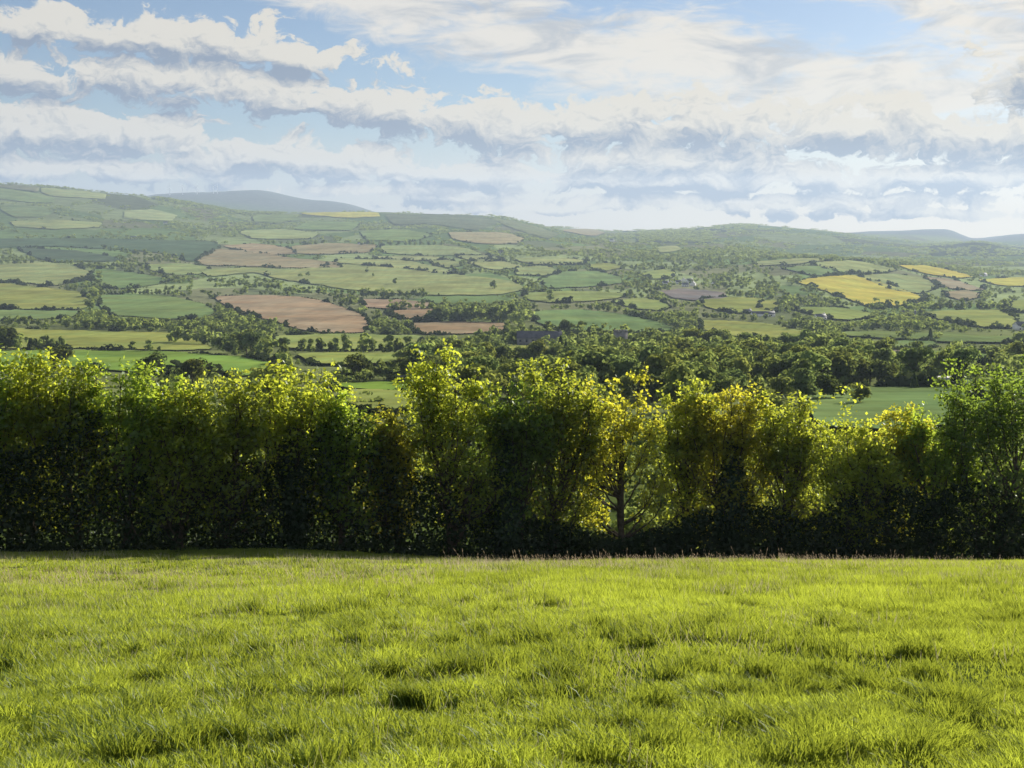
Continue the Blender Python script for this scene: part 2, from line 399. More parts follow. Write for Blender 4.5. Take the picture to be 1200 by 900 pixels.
# name, colour, stripe, stripe angle, hedge (0..1), polygon
FIELDS = [
 ('upper hillside pasture', 'green', 0, 0, 0, [(-60,224),(0,221),(30,225),(64,232),(64,238),(40,238),(0,234),(-60,238)]),
 ('lower hillside pasture', 'green', 0, 0, 0, [(2,241),(55,244),(58,250),(48,254),(18,254),(4,246)]),
 ('hilltop grass strip', 'moor', 0, 0, 0, [(-60,222),(-20,218),(20,217.5),(46,219.5),(46,226),(0,220)]),
 ('striped hilltop field', 'pale', .2, 1.2, 0, [(49,220.5),(90,223.5),(124,227.5),(124,234),(60,230),(50,226)]),
 ('narrow pale hill field', 'pale', 0, 0, 0, [(148,248),(180,247),(205,253),(200,259),(150,256)]),
 ('misty green valley strip', 'pale', 0, 0, .3, [(15,260),(70,259),(118,262),(110,267),(60,268),(20,266)]),
 ('long dark green field', 'dark', 0, 0, .5, [(-40,281),(60,280.5),(150,281.5),(245,283.5),(256,290),(233,305),(216,306),(190,297),(120,291),(60,289),(-40,292)]),
 ('lower dark green field', 'dark', 0, 0, .4, [(22,291),(75,294),(128,301),(142,306),(66,307),(42,301)]),
 ('pale striped field', 'pale', .30, .25, .9, [(-60,309),(0,307.5),(45,308),(85,312),(103,320),(100,328),(60,335),(30,331),(-60,326)]),
 ('sloping green field', 'green', 0, 0, .6, [(113,316),(150,320),(195,328),(182,333),(150,338),(112,337),(111,325)]),
 ('small pale upper field', 'pale', 0, 0, .6, [(173,311),(220,310.5),(242,314),(233,321),(205,322),(178,317)]),
 ('wide olive field', 'olive', 0, 0, .5, [(-80,333),(0,333),(55,339),(92,343),(104,357),(92,363),(40,362),(-80,364)]),
 ('dull strip under olive field', 'green', 0, 0, .4, [(-80,366),(20,365),(80,365),(96,366),(80,373),(20,375),(-80,376)]),
 ('middle green field', 'green', 0, 0, .5, [(122,347),(190,347),(235,357),(250,366),(232,374),(190,373),(130,369),(119,358)]),
 ('long yellow green pasture', 'olive', 0, 0, .2, [(-80,386),(0,386),(80,389),(190,391),(225,397),(245,410),(200,411.5),(100,408),(60,409),(-80,408)]),
 ('bright green pasture', 'bright', 0, 0, .5, [(-40,413),(15,412),(120,413),(200,414),(285,420),(322,427),(318,440),(260,443),(200,440),(150,436),(100,432),(40,432),(-40,432)]),
 ('reddish ploughed field', 'brown', .06, .4, .8, [(252,349),(300,347.5),(345,349),(372,353),(400,362),(420,368),(432,382),(420,390),(390,391),(350,386),(325,377),(285,368),(262,356)]),
 ('upper ploughed strip', 'brown', 0, 0, .8, [(424,352),(470,353),(500,356),(512,361),(470,363),(430,360)]),
 ('middle ploughed strip', 'brown', 0, 0, .8, [(453,366),(505,363.5),(513,369),(500,374),(470,374)]),
 ('lower ploughed strip', 'brown', 0, 0, .8, [(484,380),(530,378.5),(590,380),(592,390),(545,391),(500,392),(487,388)]),
 ('great pale pasture', 'pale', 0, 0, .2, [(235,317),(300,314.5),(345,317.5),(400,311),(470,315.5),(520,321),(604,331),(612,340),(580,346),(500,346),(450,343),(400,338),(330,327),(300,320),(250,325)]),
 ('long pale strip', 'pale', 0, 0, .7, [(396,304),(470,306),(520,315),(537,321),(520,322),(470,314),(398,309)]),
 ('tan stubble field', 'tan', 0, 0, .9, [(233,306),(257,292.5),(300,296),(325,302),(390,308),(398,314.5),(345,314),(300,312.5),(240,311)]),
 ('short tan field', 'tan', 0, 0, .6, [(262,289),(300,287),(336,291),(344,297),(325,299),(290,295)]),
 ('tan upland strip', 'tan', 0, 0, .7, [(345,289),(390,286.5),(440,288),(430,296),(370,298),(347,297)]),
 ('pale green band', 'pale', 0, 0, .8, [(449,289),(500,288.5),(540,291),(565,299),(500,299.5),(454,297)]),
 ('narrow green strip', 'pale', 0, 0, .8, [(440,301),(500,301.5),(524,304),(500,306),(450,304)]),
 ('small oblong field', 'pale', 0, 0, .8, [(505,307),(524,306),(540,311),(522,314)]),
 ('wedge shaped field', 'pale', 0, 0, .8, [(548,307),(575,305),(612,313),(580,316),(556,311)]),
 ('upper strip field', 'pale', 0, 0, .8, [(536,301),(572,301),(592,306),(560,307)]),
 ('yellow hilltop field', 'yellow', 0, 0, 0, [(352,250.5),(400,249),(444,249.5),(446,255),(405,256),(362,252.5)]),
 ('smooth hill field', 'moor', 0, 0, 0, [(450,251.5),(500,252.5),(566,254.5),(585,261),(560,271),(500,262),(462,264)]),
 ('heathy hill shoulder', 'moor', 0, 0, 0, [(572,255),(605,260),(640,269.5),(655,276),(640,280),(612,272),(590,264)]),
 ('tan hillside field', 'tan', 0, 0, .4, [(528,273),(590,274),(612,280),(605,286),(560,285),(532,280)]),
 ('left hill green plot', 'green', 0, 0, .3, [(300,252.5),(345,253.5),(350,258),(325,261),(300,260)]),
 ('middle hill green plot', 'green', 0, 0, .4, [(365,260),(420,262),(410,270),(345,269)]),
 ('lower hill pale plot', 'pale', 0, 0, .4, [(280,272),(330,270),(372,274),(360,280),(300,280)]),
 ('right hill green plot', 'green', 0, 0, .4, [(425,272),(470,270),(505,276),(480,283),(432,281)]),
 ('rounded green field', 'green', 0, 0, .7, [(634,329),(664,320),(700,319.5),(723,326),(727,332),(690,336),(645,338)]),
 ('long tree edged pasture', 'olive', 0, 0, .7, [(618,345),(650,343),(700,343.5),(736,345.5),(718,351),(650,355),(622,352)]),
 ('bean shaped field', 'olive', 0, 0, .8, [(720,354),(750,351),(772,354),(783,360),(776,364),(745,362)]),
 ('large smooth green field', 'green', 0, 0, .8, [(629,366),(680,365),(725,370),(770,379),(788,387),(762,391),(705,390),(650,386),(631,378)]),
 ('broad pale field', 'olive', 0, 0, .6, [(820,352.5),(850,349.5),(880,351),(912,353),(906,366),(862,367),(832,361)]),
 ('yellow green curved field', 'olive', .06, .3, .7, [(820,377),(860,378.5),(900,382),(945,390),(952,398),(915,400),(850,393),(824,387)]),
 ('bare purplish building plot', 'purple', 0, 0, 0, [(777,343),(800,340),(843,344),(850,350),(815,352),(792,350)]),
 ('little green plot', 'pale', 0, 0, .8, [(607,315),(640,313.5),(654,319),(640,323),(608,322)]),
 ('small far olive plot', 'olive', 0, 0, .8, [(690,311.5),(715,310),(728,314),(702,318)]),
 ('plot above the white houses', 'olive', 0, 0, .6, [(755,322),(775,317),(788,320),(784,326),(765,327)]),
 ('thin pale strip', 'pale', 0, 0, .8, [(600,304.5),(640,303),(686,306),(680,310.5),(630,310)]),
 ('tan far hill plot', 'tan', 0, 0, 0, [(660,270.5),(690,269.5),(706,272.5),(695,277)]),
 ('hazy far plot', 'pale', 0, 0, 0, [(770,291),(790,289.5),(796,293),(775,296)]),
 ('golden striped field', 'yellow', .24, -.55, .9, [(950,328),(988,324),(1002,325),(1040,335),(1086,352),(1068,356),(1026,362),(1000,353),(962,339),(936,332)]),
 ('mown pale field', 'pale', .08, -.5, .9, [(1008,325),(1035,322),(1075,326),(1099,336),(1078,344),(1050,341)]),
 ('sloping green crest field', 'pale', 0, 0, .9, [(955,309),(1000,307),(1050,316.5),(1025,322),(985,319),(960,313)]),
 ('upper crest strip', 'pale', 0, 0, .8, [(885,308),(950,304),(975,305.5),(925,310),(892,312)]),
 ('small crest plot', 'green', 0, 0, .8, [(918,315),(955,313),(996,320),(960,323.5)]),
 ('thin yellow strip', 'yellow', 0, 0, .5, [(1054,312),(1085,313),(1120,320),(1140,325.5),(1118,326),(1072,318)]),
 ('far right yellow strip', 'yellow', 0, 0, .5, [(1148,329),(1180,327),(1260,328),(1260,337),(1175,335)]),
 ('pale lavender slope', 'tan', 0, 0, .7, [(1085,325.5),(1110,328),(1152,340),(1130,341),(1100,335)]),
 ('short tan plot', 'tan', 0, 0, .7, [(1105,345),(1130,342),(1152,347),(1130,353)]),
 ('light green right field', 'olive', 0, 0, .8, [(1077,367.5),(1130,365.5),(1172,365),(1186,375),(1193,385),(1150,384),(1100,374)]),
 ('thin green roadside field', 'olive', 0, 0, .8, [(926,361),(980,362.5),(1018,368),(1016,373),(985,376),(940,366)]),
 ('tiny meadow', 'olive', 0, 0, .7, [(893,354.5),(908,355),(907,366),(892,362)]),
 ('long roadside pasture', 'green', 0, 0, .6, [(985,390.5),(1050,390),(1110,393),(1240,399),(1230,404),(1120,402),(1040,398),(992,395)]),
 ('small wood edge plot', 'green', 0, 0, .7, [(1042,402.5),(1088,402),(1098,407),(1052,409)]),
 ('tapered pasture', 'green', 0, 0, .7, [(1086,414.5),(1130,414),(1168,420),(1160,428),(1112,424)]),
 ('corner green plot', 'green', 0, 0, .5, [(1134,448),(1165,446.5),(1220,452),(1220,466),(1165,465),(1135,456)]),
 ('wide green lowland field', 'green', .05, 1.5, .3, [(940,463),(985,459.5),(1050,459),(1110,459.5),(1145,468),(1152,485),(1130,500),(1060,512),(960,505)]),
 ('meadow gap in the wood', 'bright', 0, 0, .3, [(888,434),(914,434),(906,443),(892,444)]),
 ('far right pale pasture', 'olive', 0, 0, .7, [(1186,354),(1240,353),(1240,367),(1187,366)]),
 ('tree lined pasture', 'olive', 0, 0, .3, [(322,396),(400,394),(492,396),(488,405),(440,411),(345,411)]),
 ('strip below the tree row', 'olive', 0, 0, .3, [(350,418),(400,416.5),(472,417),(470,424),(440,429),(372,429)]),
 ('sunlit paddock', 'bright', 0, 0, .6, [(388,455),(440,453.5),(500,453),(500,463),(470,463),(402,459)]),
 ('lower sunlit paddock', 'olive', 0, 0, .6, [(402,463.5),(440,462.5),(500,467),(500,478),(440,490),(404,474)]),
 ('small upper paddock', 'olive', 0, 0, .6, [(462,447),(500,444),(505,450),(470,451)]),
 ('field by the grey ruin', 'olive', 0, 0, .2, [(560,409),(620,408.5),(655,409),(655,418),(620,421),(570,419)]),
 ('gap beside the grey tower', 'olive', 0, 0, 0, [(734,411),(752,415),(748,420),(735,420)]),
 ('brown strip behind the firs', 'purple', 0, 0, .5, [(1016,416),(1060,414),(1072,419),(1030,421)]),
]


def densify(poly, step):
    out = []
    for a, b in zip(poly, poly[1:] + poly[:1]):
        n = max(1, int(math.hypot(b[0] - a[0], (b[1] - a[1]) * 2.0) / step))
        for k in range(n):
            t = k / n; out.append((a[0] + (b[0] - a[0]) * t, a[1] + (b[1] - a[1]) * t))
    return out


def round_poly(poly, it=2):
    for _ in range(it):
        q = []
        for a, b in zip(poly, poly[1:] + poly[:1]):
            q.append((a[0] * .90 + b[0] * .10, a[1] * .90 + b[1] * .10)); q.append((a[0] * .10 + b[0] * .90, a[1] * .10 + b[1] * .90))
        poly = q
    return poly


def inside(poly, x, y):
    x = np.asarray(x); y = np.asarray(y); r = np.zeros(x.shape, bool)
    n = len(poly)
    for i in range(n):
        x1, y1 = poly[i]; x2, y2 = poly[(i + 1) % n]
        if y1 == y2: continue
        c = ((y1 > y) != (y2 > y)) & (x < (x2 - x1) * (y - y1) / (y2 - y1) + x1)
        r ^= c
    return r


def spread(P, dx=3.5, dy=1.0):
    c = np.array(P).mean(0); out = []
    for x, y in P:
        v = np.array([(x - c[0]), (y - c[1]) * 4]); v /= np.linalg.norm(v) + 1e-6
        out.append((x + v[0] * dx, y + v[1] * dy))
    return out


FPOLY = []                                   # smoothed pixel outlines
FWORLD = []
for (nm, ck, st, an, hd, poly) in FIELDS:
    P = [(x + random.gauss(0, .7), y + random.gauss(0, .22)) for x, y in densify(round_poly(poly, 1), 6)]
    if nm not in ('yellow hilltop field', 'upper hillside pasture', 'hilltop grass strip', 'striped hilltop field', 'smooth hill field', 'heathy hill shoulder'): P = spread(P)
    W = unproject([p[0] for p in P], [p[1] for p in P])
    FPOLY.append(P); FWORLD.append(W)


def make_field(i):
    nm, ck, st, an, hd, poly = FIELDS[i]
    W = FWORLD[i]
    # work in (u, log y) so that the net is as fine as the picture needs
    uv = np.stack([W[:, 0] / W[:, 1] * 1500, np.log(W[:, 1]) * 500], 1)
    pts = [tuple(p) for p in uv]
    lo = uv.min(0); hi = uv.max(0)
    gx, gy = np.meshgrid(np.arange(lo[0], hi[0], 5.0), np.arange(lo[1], hi[1], 5.0))
    gx = gx.ravel() + rng.uniform(-1, 1, gx.size); gy = gy.ravel() + rng.uniform(-1, 1, gy.size)
    k = inside(pts, gx, gy)
    allp = [Vector(p) for p in pts] + [Vector((a, b)) for a, b in zip(gx[k], gy[k])]
    n = len(pts)
    vs, es, fs, *_ = delaunay_2d_cdt(allp, [(j, (j + 1) % n) for j in range(n)], [], 1, 1e-4)
    V = np.array([(v.x, v.y) for v in vs]); Y = np.exp(V[:, 1] / 500); X = V[:, 0] / 1500 * Y
    Z = terrain(X, Y) + .25 + .0005 * Y + i * .012
    me = bpy.data.meshes.new('field'); me.from_pydata(np.stack([X, Y, Z], 1).tolist(), [], [list(f) for f in fs])
    if len(me.polygons) and sum(p.normal.z for p in me.polygons) < 0: me.flip_normals()
    me.polygons.foreach_set('use_smooth', np.ones(len(me.polygons), bool))
    c = np.array(COLS[ck]) * rng.uniform(.93, 1.07) * np.array([rng.uniform(.94, 1.06), 1, rng.uniform(.9, 1.1)])
    me.materials.append(field_material(ck + str(i), tuple(c), st, an))
    tag(link('field', me), kind='structure')


for i in range(len(FIELDS)): make_field(i)


def in_fields(px, py, grow=0.0):
    r = np.zeros(np.shape(px), bool)
    for P in FPOLY:
        r |= inside(P, px, py + grow)
    return r


# far patchwork beyond the traced plots: seeds of small fields, used for ground colour and hedge lines
NS = 520
SU = rng.uniform(-.55, .55, NS); SL = rng.uniform(math.log(1500), math.log(8000), NS)
SC = rng.integers(0, 6, NS)
PAL = np.array([COLS['pale'], COLS['green'], COLS['moor'], COLS['green'], COLS['pale'], (.19, .20, .10)])
PX, PY = SU * 1500, SL * 60


def voro(x, y):
    u = x / y * 1500; l = np.log(np.maximum(y, 100)) * 60
    # isotropic-ish on the ground seen at a low angle: cells are wide and shallow in the picture
    d1 = np.full(u.shape, 1e9); d2 = np.full(u.shape, 1e9); idx = np.zeros(u.shape, int)
    for k in range(NS):
        d = np.hypot((u - PX[k]) * .35, (l - PY[k]) * 3.0)
        lt = d < d1
        d2 = np.where(lt, d1, np.minimum(d2, d)); idx = np.where(lt, k, idx); d1 = np.where(lt, d, d1)
    return idx, d2 - d1


# ------------------------------------------------------------------ terrain sheet
def make_terrain():
    un = np.concatenate([np.linspace(-1.6, -.5, 25)[:-1], np.linspace(-.5, .5, 700), np.linspace(.5, 1.6, 25)[1:]])
    yn = np.concatenate([np.linspace(-90, 4, 25)[:-1], np.linspace(4, 60, 80)[:-1], np.exp(np.linspace(math.log(60), math.log(12600), 580))])
    U, Y = np.meshgrid(un, yn)
    W = np.sqrt(np.maximum(Y, 0) ** 2 + 45 ** 2) * .985 + .0
    W = np.where(Y > 200, Y, W)
    W = Y * sstep(60, 200, Y) + np.sqrt(Y ** 2 + 45 ** 2) * (1 - sstep(60, 200, Y))
    X = U * W
    Z = terrain(X, Y)
    nr, nc = U.shape
    V = np.stack([X, Y, Z], -1).reshape(-1, 3)
    i = np.arange(nr - 1)[:, None] * nc; j = np.arange(nc - 1)[None, :]
    Q = np.stack([i + j, i + j + 1, i + nc + j + 1, i + nc + j], -1).reshape(-1, 4)
    acc = Acc(); acc.quads(V, Q)
    me = acc.mesh('terrain', terrain_material(), True)
    x, y = V[:, 0], V[:, 1]
    C = np.zeros((len(V), 4)); C[:, 3] = 1
    C[:, :3] = (.060, .085, .022)
    far = y > 900
    idx, edge = voro(x[far], y[far])
    C[far, :3] = PAL[SC[idx]] * (.85 + .3 * _hash(idx, idx * 0, 3))[:, None]
    rough = fbm(x / 160, y / 160, 4, 31)
    t = sstep(150, 220, y) * (1 - sstep(900, 1500, y))
    base = np.array([.155, .180, .065]) * (.72 + .56 * rough)[:, None]
    blend = np.where(far, 1 - sstep(900, 1500, y), 1.0) * sstep(100, 160, y)
    C[:, :3] = C[:, :3] * (1 - blend)[:, None] + base * blend[:, None]
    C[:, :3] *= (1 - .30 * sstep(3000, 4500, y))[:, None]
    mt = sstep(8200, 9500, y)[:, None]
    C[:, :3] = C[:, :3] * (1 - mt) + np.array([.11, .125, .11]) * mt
    # wooded and heathy ridge slopes
    px, py = project(x, y, V[:, 2])
    wood = ((y > 3000) & (y < 8200) & (((px > 178) & (px < 330) & (py < 234 + (px - 180) * .17) & (py > 228 + (px - 180) * .15 - 4))
            | ((px > 745) & (px < 835) & (py > 271) & (py < 285)) | ((px > 835) & (px < 890) & (py < 267))
            | ((px > 1090) & (py < 300) & (y < 7000)) | ((px > 730) & (px < 850) & (py > 262) & (py < 272)) ))
    C[wood, :3] = (.045, .062, .032)
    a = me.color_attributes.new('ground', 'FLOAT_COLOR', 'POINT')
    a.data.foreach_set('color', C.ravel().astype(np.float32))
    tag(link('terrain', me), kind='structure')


make_terrain()

# ------------------------------------------------------------------ valley trees
def crown_points(nl, n, w, seed, flat=1.0):
    r = np.random.default_rng(seed)
    P = []; N = []; T = []
    for k in range(nl):
        a = r.uniform(0, 2 * math.pi); q = r.uniform(.05, 1) ** .6
        zc = r.uniform(.30, .82)
        env = math.sqrt(max(.05, 1 - ((zc - .52) / .50) ** 2))
        c = np.array([math.cos(a) * q * w * .62 * env, math.sin(a) * q * w * .62 * env, zc])
        rad = r.uniform(.14, .25) * np.array([1, 1, .82 * flat])
        m = n // nl
        d = r.normal(size=(m, 3)); d /= np.linalg.norm(d, axis=1, keepdims=True)
        d[:, 2] = np.abs(d[:, 2]) * np.where(r.random(m) < .78, 1, -1)
        s = r.uniform(.55, 1.05, m)[:, None]
        P.append(c + d * rad * s); N.append(d)
        T.append(np.full(m, r.uniform(.15, .85)) + r.uniform(-.15, .15, m))
    P = np.concatenate(P); N = np.concatenate(N); T = np.clip(np.concatenate(T), 0, 1)
    return P, N, T


def tree_mesh(seed, n, size, w=.42, nl=11, trunk_top=.55):
    """unit-height broadleaf tree; returns crown mesh arrays and trunk mesh"""
    P, N, T = crown_points(nl, n, w, seed)
    a = Acc(); cards(a, P, size * rng.uniform(.7, 1.3, len(P)), N, .5, .72, T)
    b = Acc(); r = np.random.default_rng(seed + 99)
    z = np.linspace(-.03, trunk_top, 5)
    tube(b, np.stack([np.cumsum(r.normal(0, .012, 5)), np.cumsum(r.normal(0, .012, 5)), z], 1), .028, .012, 6)
    for k in range(5):
        an = r.uniform(0, 6.28); z0 = r.uniform(.18, .4)
        e = np.array([math.cos(an) * w * .7, math.sin(an) * w * .7, z0 + r.uniform(.25, .4)])
        t = np.linspace(0, 1, 4)[:, None]
        tube(b, np.array([[0, 0, z0]]) * (1 - t) + e * t + np.array([[0, 0, .06]]) * (t * (1 - t)), .013, .004, 4)
    return a, b


VAR = []
for k in range(10):
    w = [.42, .5, .36, .46, .55, .40, .33, .48, .44, .30][k]
    a, b = tree_mesh(200 + k, 1300, .042, w, 13 if w > .4 else 10)
    one = Acc()
    P, N, T = crown_points(11, 520, w, 400 + k); cards(one, P, .062 * rng.uniform(.7, 1.3, len(P)), N, .5, .75, T, 0)
    for V, Q in zip(b.v[:1], b.q[:1]): one.quads(V, Q, .3, 1)
    VAR.append((a.mesh('crown', M_FAR), b.mesh('trunk', M_BARK), one.mesh('broadleaf_tree', [M_FAR, M_BARK])))
# raw arrays of light trees for the uncounted mass
LITE = []
for k in range(10):
    w = rng.uniform(.36, .55)
    P, N, T = crown_points(8, 130, w, 700 + k); LITE.append((P, N, T))
TINY = []
for k in range(10):
    P, N, T = crown_points(4, 34, .5, 800 + k); TINY.append((P, N, T))

# skyline of the front trees in the frame (used to leave out what they hide)
TOPX = [-200, 0, 50, 85, 120, 150, 180, 205, 235, 255, 300, 325, 345, 375, 400, 420, 440, 455, 480, 495, 520, 545, 565, 585, 610, 650, 680, 700, 730, 760, 790, 820, 865, 930, 955, 1010, 1035, 1070, 1105, 1140, 1165, 1190, 1400]
TOPY = [420, 415, 420, 430, 428, 432, 450, 462, 455, 445, 460, 442, 434, 440, 462, 480, 490, 480, 472, 440, 418, 422, 440, 458, 440, 428, 432, 445, 443, 447, 465, 460, 460, 465, 490, 465, 478, 505, 482, 480, 445, 432, 430]

trees = []        # dicts: x, y, h, kind row/scatter, place phrase
def add_tree(px, py, h, where, dens=1.0, tint=None, wide=1.0):
    W = unproject([px], [py])[0]
    trees.append(dict(x=W[0], y=W[1], z=W[2], h=h, px=px, py=py, where=where, tint=tint, wide=wide, key=1))


def row(p0, p1, n, h, where, jit=.25, tint=None, wide=1.0, mid=None):
    for k in range(n):
        t = (k + .5 + random.uniform(-jit, jit)) / n
        x = p0[0] + (p1[0] - p0[0]) * t; y = p0[1] + (p1[1] - p0[1]) * t
        if mid: y += mid * 4 * t * (1 - t)
        add_tree(x, y + random.uniform(-.3, .3), h * random.uniform(.8, 1.2), where, tint=tint, wide=wide)


row((352, 414.5), (400, 414.5), 5, 10, 'in the spaced row below the ploughed field, left half', wide=.8)
row((405, 414.5), (482, 415), 8, 10, 'in the spaced row below the ploughed field, right half', wide=.8)
row((-10, 412), (28, 412), 5, 12.5, 'in the dark clump at the left edge', tint=.6)
row((34, 411.5), (74, 411), 8, 9, 'in the thin bare row at left', wide=.6)
row((258, 414), (300, 418), 6, 12, 'in the clump right of the rock outcrop', tint=.8)
row((303, 417), (335, 420), 3, 11, 'in the group left of the tree row')
row((196, 402), (240, 405), 6, 11, 'in the dark group under the ploughed field', tint=.65)
row((114, 345), (200, 347), 18, 10, 'in the spiky row between two left green fields', wide=.7, tint=.7)
row((500, 377.5), (602, 379), 13, 17, 'in the tall row above the lower ploughed strip', wide=.85)
row((452, 362), (508, 363), 7, 10, 'between the ploughed strips')
row((305, 346.5), (345, 346.5), 8, 9, 'in the pale row above the ploughed field', wide=.8)
row((245, 331), (345, 343), 16, 13, 'in the dark belt above the ploughed field', tint=.7)
row((345, 343), (420, 352), 10, 13, 'in the belt at the ploughed field corner')
row((420, 349), (500, 350), 12, 13, 'in the belt above the ploughed strips')
row((925, 456), (1045, 453), 11, 7.6, 'in the row above the wide lowland field', tint=.7, wide=1.15)
row((1052, 448), (1132, 448), 8, 5.5, 'in the row left of the farm sheds', tint=.75, wide=1.1)
row((1135, 446), (1200, 446), 6, 5.5, 'in the dark row beside the farm', tint=.6, wide=1.1)
row((104, 365), (118, 322), 9, 14, 'in the line climbing between left fields', tint=.75)
row((0, 310), (40, 309), 6, 13, 'in the wood above the pale striped field', tint=.7)
row((60, 309), (170, 315), 16, 13, 'in the belt below the dark green field', tint=.6, mid=1)
row((118, 293), (215, 304), 14, 16, 'in the ragged belt across the dark green field', mid=1.5)
row((1140, 455), (1190, 463), 7, 4.5, 'in the low clipped row by the farm', tint=.6)
row((1048, 364), (1180, 364), 20, 13, 'in the belt below the golden striped field')
row((420, 288), (520, 288), 14, 17, 'in the dark plantation on the upland', tint=.55)
row((312, 287), (382, 287), 10, 15, 'in the small wood above the tan fields', tint=.6)
row((900, 432), (1040, 437), 14, 12, 'in the sunlit wood edge at right')
row((760, 431), (890, 440), 12, 12, 'in the wood right of the grey tower')
row((745, 412), (960, 420), 22, 12, 'along the wood top beyond the grey tower')
row((560, 402), (620, 402), 7, 12, 'left of the grey ruin')
row((640, 401), (735, 404), 10, 14, 'in the dark wood behind the grey tower', tint=.6)
row((480, 446), (575, 440), 9, 11, 'in the group behind the tallest front tree')
row((395, 447), (482, 444), 6, 8, 'in the clump above the sunlit paddock', tint=.7)
row((560, 434), (680, 430), 11, 10, 'in the wood below the grey ruin')
row((690, 440), (830, 450), 12, 10, 'in the wood behind the front hedge')
row((835, 455), (925, 460), 8, 9, 'in the low wood left of the lowland field')
row((110, 385), (250, 385), 18, 10, 'in the scrubby belt below the middle green field')
row((0, 382), (100, 381), 12, 8, 'in the scrubby row at lower left')
row((160, 445), (330, 447), 8, 4.5, 'in the scrub just behind the left front trees', tint=.7)
row((250, 375), (320, 388), 10, 11, 'in the dark wedge left of the ploughed field', tint=.65)
for (px, py, h, wh, ti, wd) in [
    (155, 412, 6.5, 'standing alone, left one of a pair in the pasture', 1.2, 1), (175, 412.5, 7.5, 'standing alone, darker one of a pasture pair', .6, 1.1),
    (187, 412, 4, 'small and russet, beside the pasture pair', 1, .8), (430, 320, 11, 'alone in the great pale pasture, leftmost', .8, .8),
    (438, 325, 9, 'alone and thin in the great pale pasture', .9, .6), (462, 334, 13, 'alone and bare in the great pale pasture', 1.2, .7),
    (578.5, 339, 17, 'alone, dark and compact in the great pale pasture', .5, .9), (352, 325, 10, 'left of a pair in the pale pasture', .7, 1.2),
    (361, 324, 11, 'right of a pair in the pale pasture', .7, 1.1), (175, 452, 10, 'dark and round behind the left front trees', .5, 1.2),
    (226, 456, 9, 'dark and round, alone behind the front gap', .5, 1.1), (434, 478, 4.2, 'low and dark in the sunlit paddock', .45, 1.9),
    (70, 436, 11, 'dark crown topping the left front trees', .55, 1.1), (104, 384, 10, 'dark, below the line climbing between fields', .6, 1.3),
    (890, 341, 15, 'dark and large beside the broad pale field', .5, 1.2), (951, 344, 14, 'dark, left of the golden striped field', .6, 1.3),
    (920, 362, 18, 'round and grey left of the roadside field', .8, 1.2), (1026, 366, 17, 'large and round below the golden field', .7, 1.3),
    (1060, 398, 11, 'dark pair in the roadside pasture', .5, 1.6), (1100, 399, 7, 'low and dark in the roadside pasture', .5, 1.4),
    (645, 353, 16, 'grey and wide at the tree edged pasture', .8, 1.2), (612, 383, 17, 'big and grey left of the smooth green field', .8, 1.5),
    (976, 472, 7, 'dark and round at the lowland field corner', .5, 1.3), (1007, 478, 5.5, 'olive and round in the lowland field corner', .9, 1.2),
    (942, 474, 8, 'olive, left of the lowland field corner', .9, 1.2)]:
    add_tree(px, py, h, wh, tint=ti, wide=wd)

# scatter elsewhere; the closed woods as they lie between the plots
WOODS = [[(560, 396), (735, 392), (800, 402), (960, 408), (1020, 425), (1050, 440), (1000, 456), (920, 470), (560, 480)],
         [(610, 421), (760, 421), (960, 470), (560, 480)], [(236, 372), (262, 370), (330, 384), (420, 391), (420, 395), (240, 393)],
         [(95, 372), (240, 376), (250, 390), (100, 390)], [(395, 425), (485, 425), (490, 448), (390, 450)], [(480, 425), (580, 421), (580, 470), (480, 448)],
         [(200, 323), (330, 333), (420, 343), (520, 350), (505, 354), (420, 350), (340, 346), (250, 346), (210, 338)], [(505, 350), (610, 350), (628, 376), (600, 379), (510, 376)],
         [(180, 440), (340, 445), (340, 470), (180, 470)], [(990, 405), (1080, 410), (1200, 408), (1200, 412), (1090, 412), (1010, 420), (950, 410)],
         [(850, 400), (990, 399), (1010, 408), (860, 408)], [(930, 375), (1080, 378), (1190, 390), (990, 389), (940, 382)], [(730, 368), (800, 372), (815, 388), (790, 386)],
         [(1170, 425), (1210, 422), (1210, 446), (1060, 440), (1050, 430)]]
def scatter(y0, y1, sp, hmean, prob):
    pts = []
    y = y0
    while y < y1:
        s = sp(y); w = .50 * y
        n = int(2 * w / s)
        xs = -w + (np.arange(n) + rng.uniform(0, 1, n)) * s
        ys = y + rng.uniform(-.5, .5, n) * s * 1.0
        pts.append(np.stack([xs, ys], 1)); y += s
    P = np.concatenate(pts); z = terrain(P[:, 0], P[:, 1])
    px, py = project(P[:, 0], P[:, 1], z)
    k = (prob(P[:, 0], P[:, 1], px, py) > rng.random(len(P))) & ~in_fields(px, py, 0)
    P, z, px, py = P[k], z[k], px[k], py[k]
    # what stands in front of an open plot stays low enough to leave it in view
    H = hmean * rng.uniform(.7, 1.35, len(P)); best = np.zeros(len(P))
    for f in (.22, .4, .65, 1.0):
        pix = H * f * F / P[:, 1]
        bad = in_fields(px, py - pix * .8) | in_fields(px - pix * .3, py - pix * .5) | in_fields(px + pix * .3, py - pix * .5)
        best = np.where(~bad, f, best)
    H = H * best; k = best > 0
    return P[k], z[k], px[k], py[k], H[k]


def prob_near(x, y, px, py):
    d = fbm(x / 70, y / 70, 3, 41)
    p = np.where(d > .60, .7, .04)
    for W_ in WOODS: p = np.where(inside(W_, px, py), .95, p)
    return p


def prob_mid(x, y, px, py):
    d = fbm(x / 160, y / 160, 3, 42)
    idx, e = voro(x, y)
    p = np.where(d > .58, .5, .015)
    p = np.where(e < 1.2, .8, p)
    p = np.where((px > 600) & (px < 1000) & (py > 300), np.maximum(p, np.where(d > .53, .5, .06)), p)
    p = np.where(np.hypot((px - 800) / 40, (py - 332) / 9) < 1, .12, p)
    return p


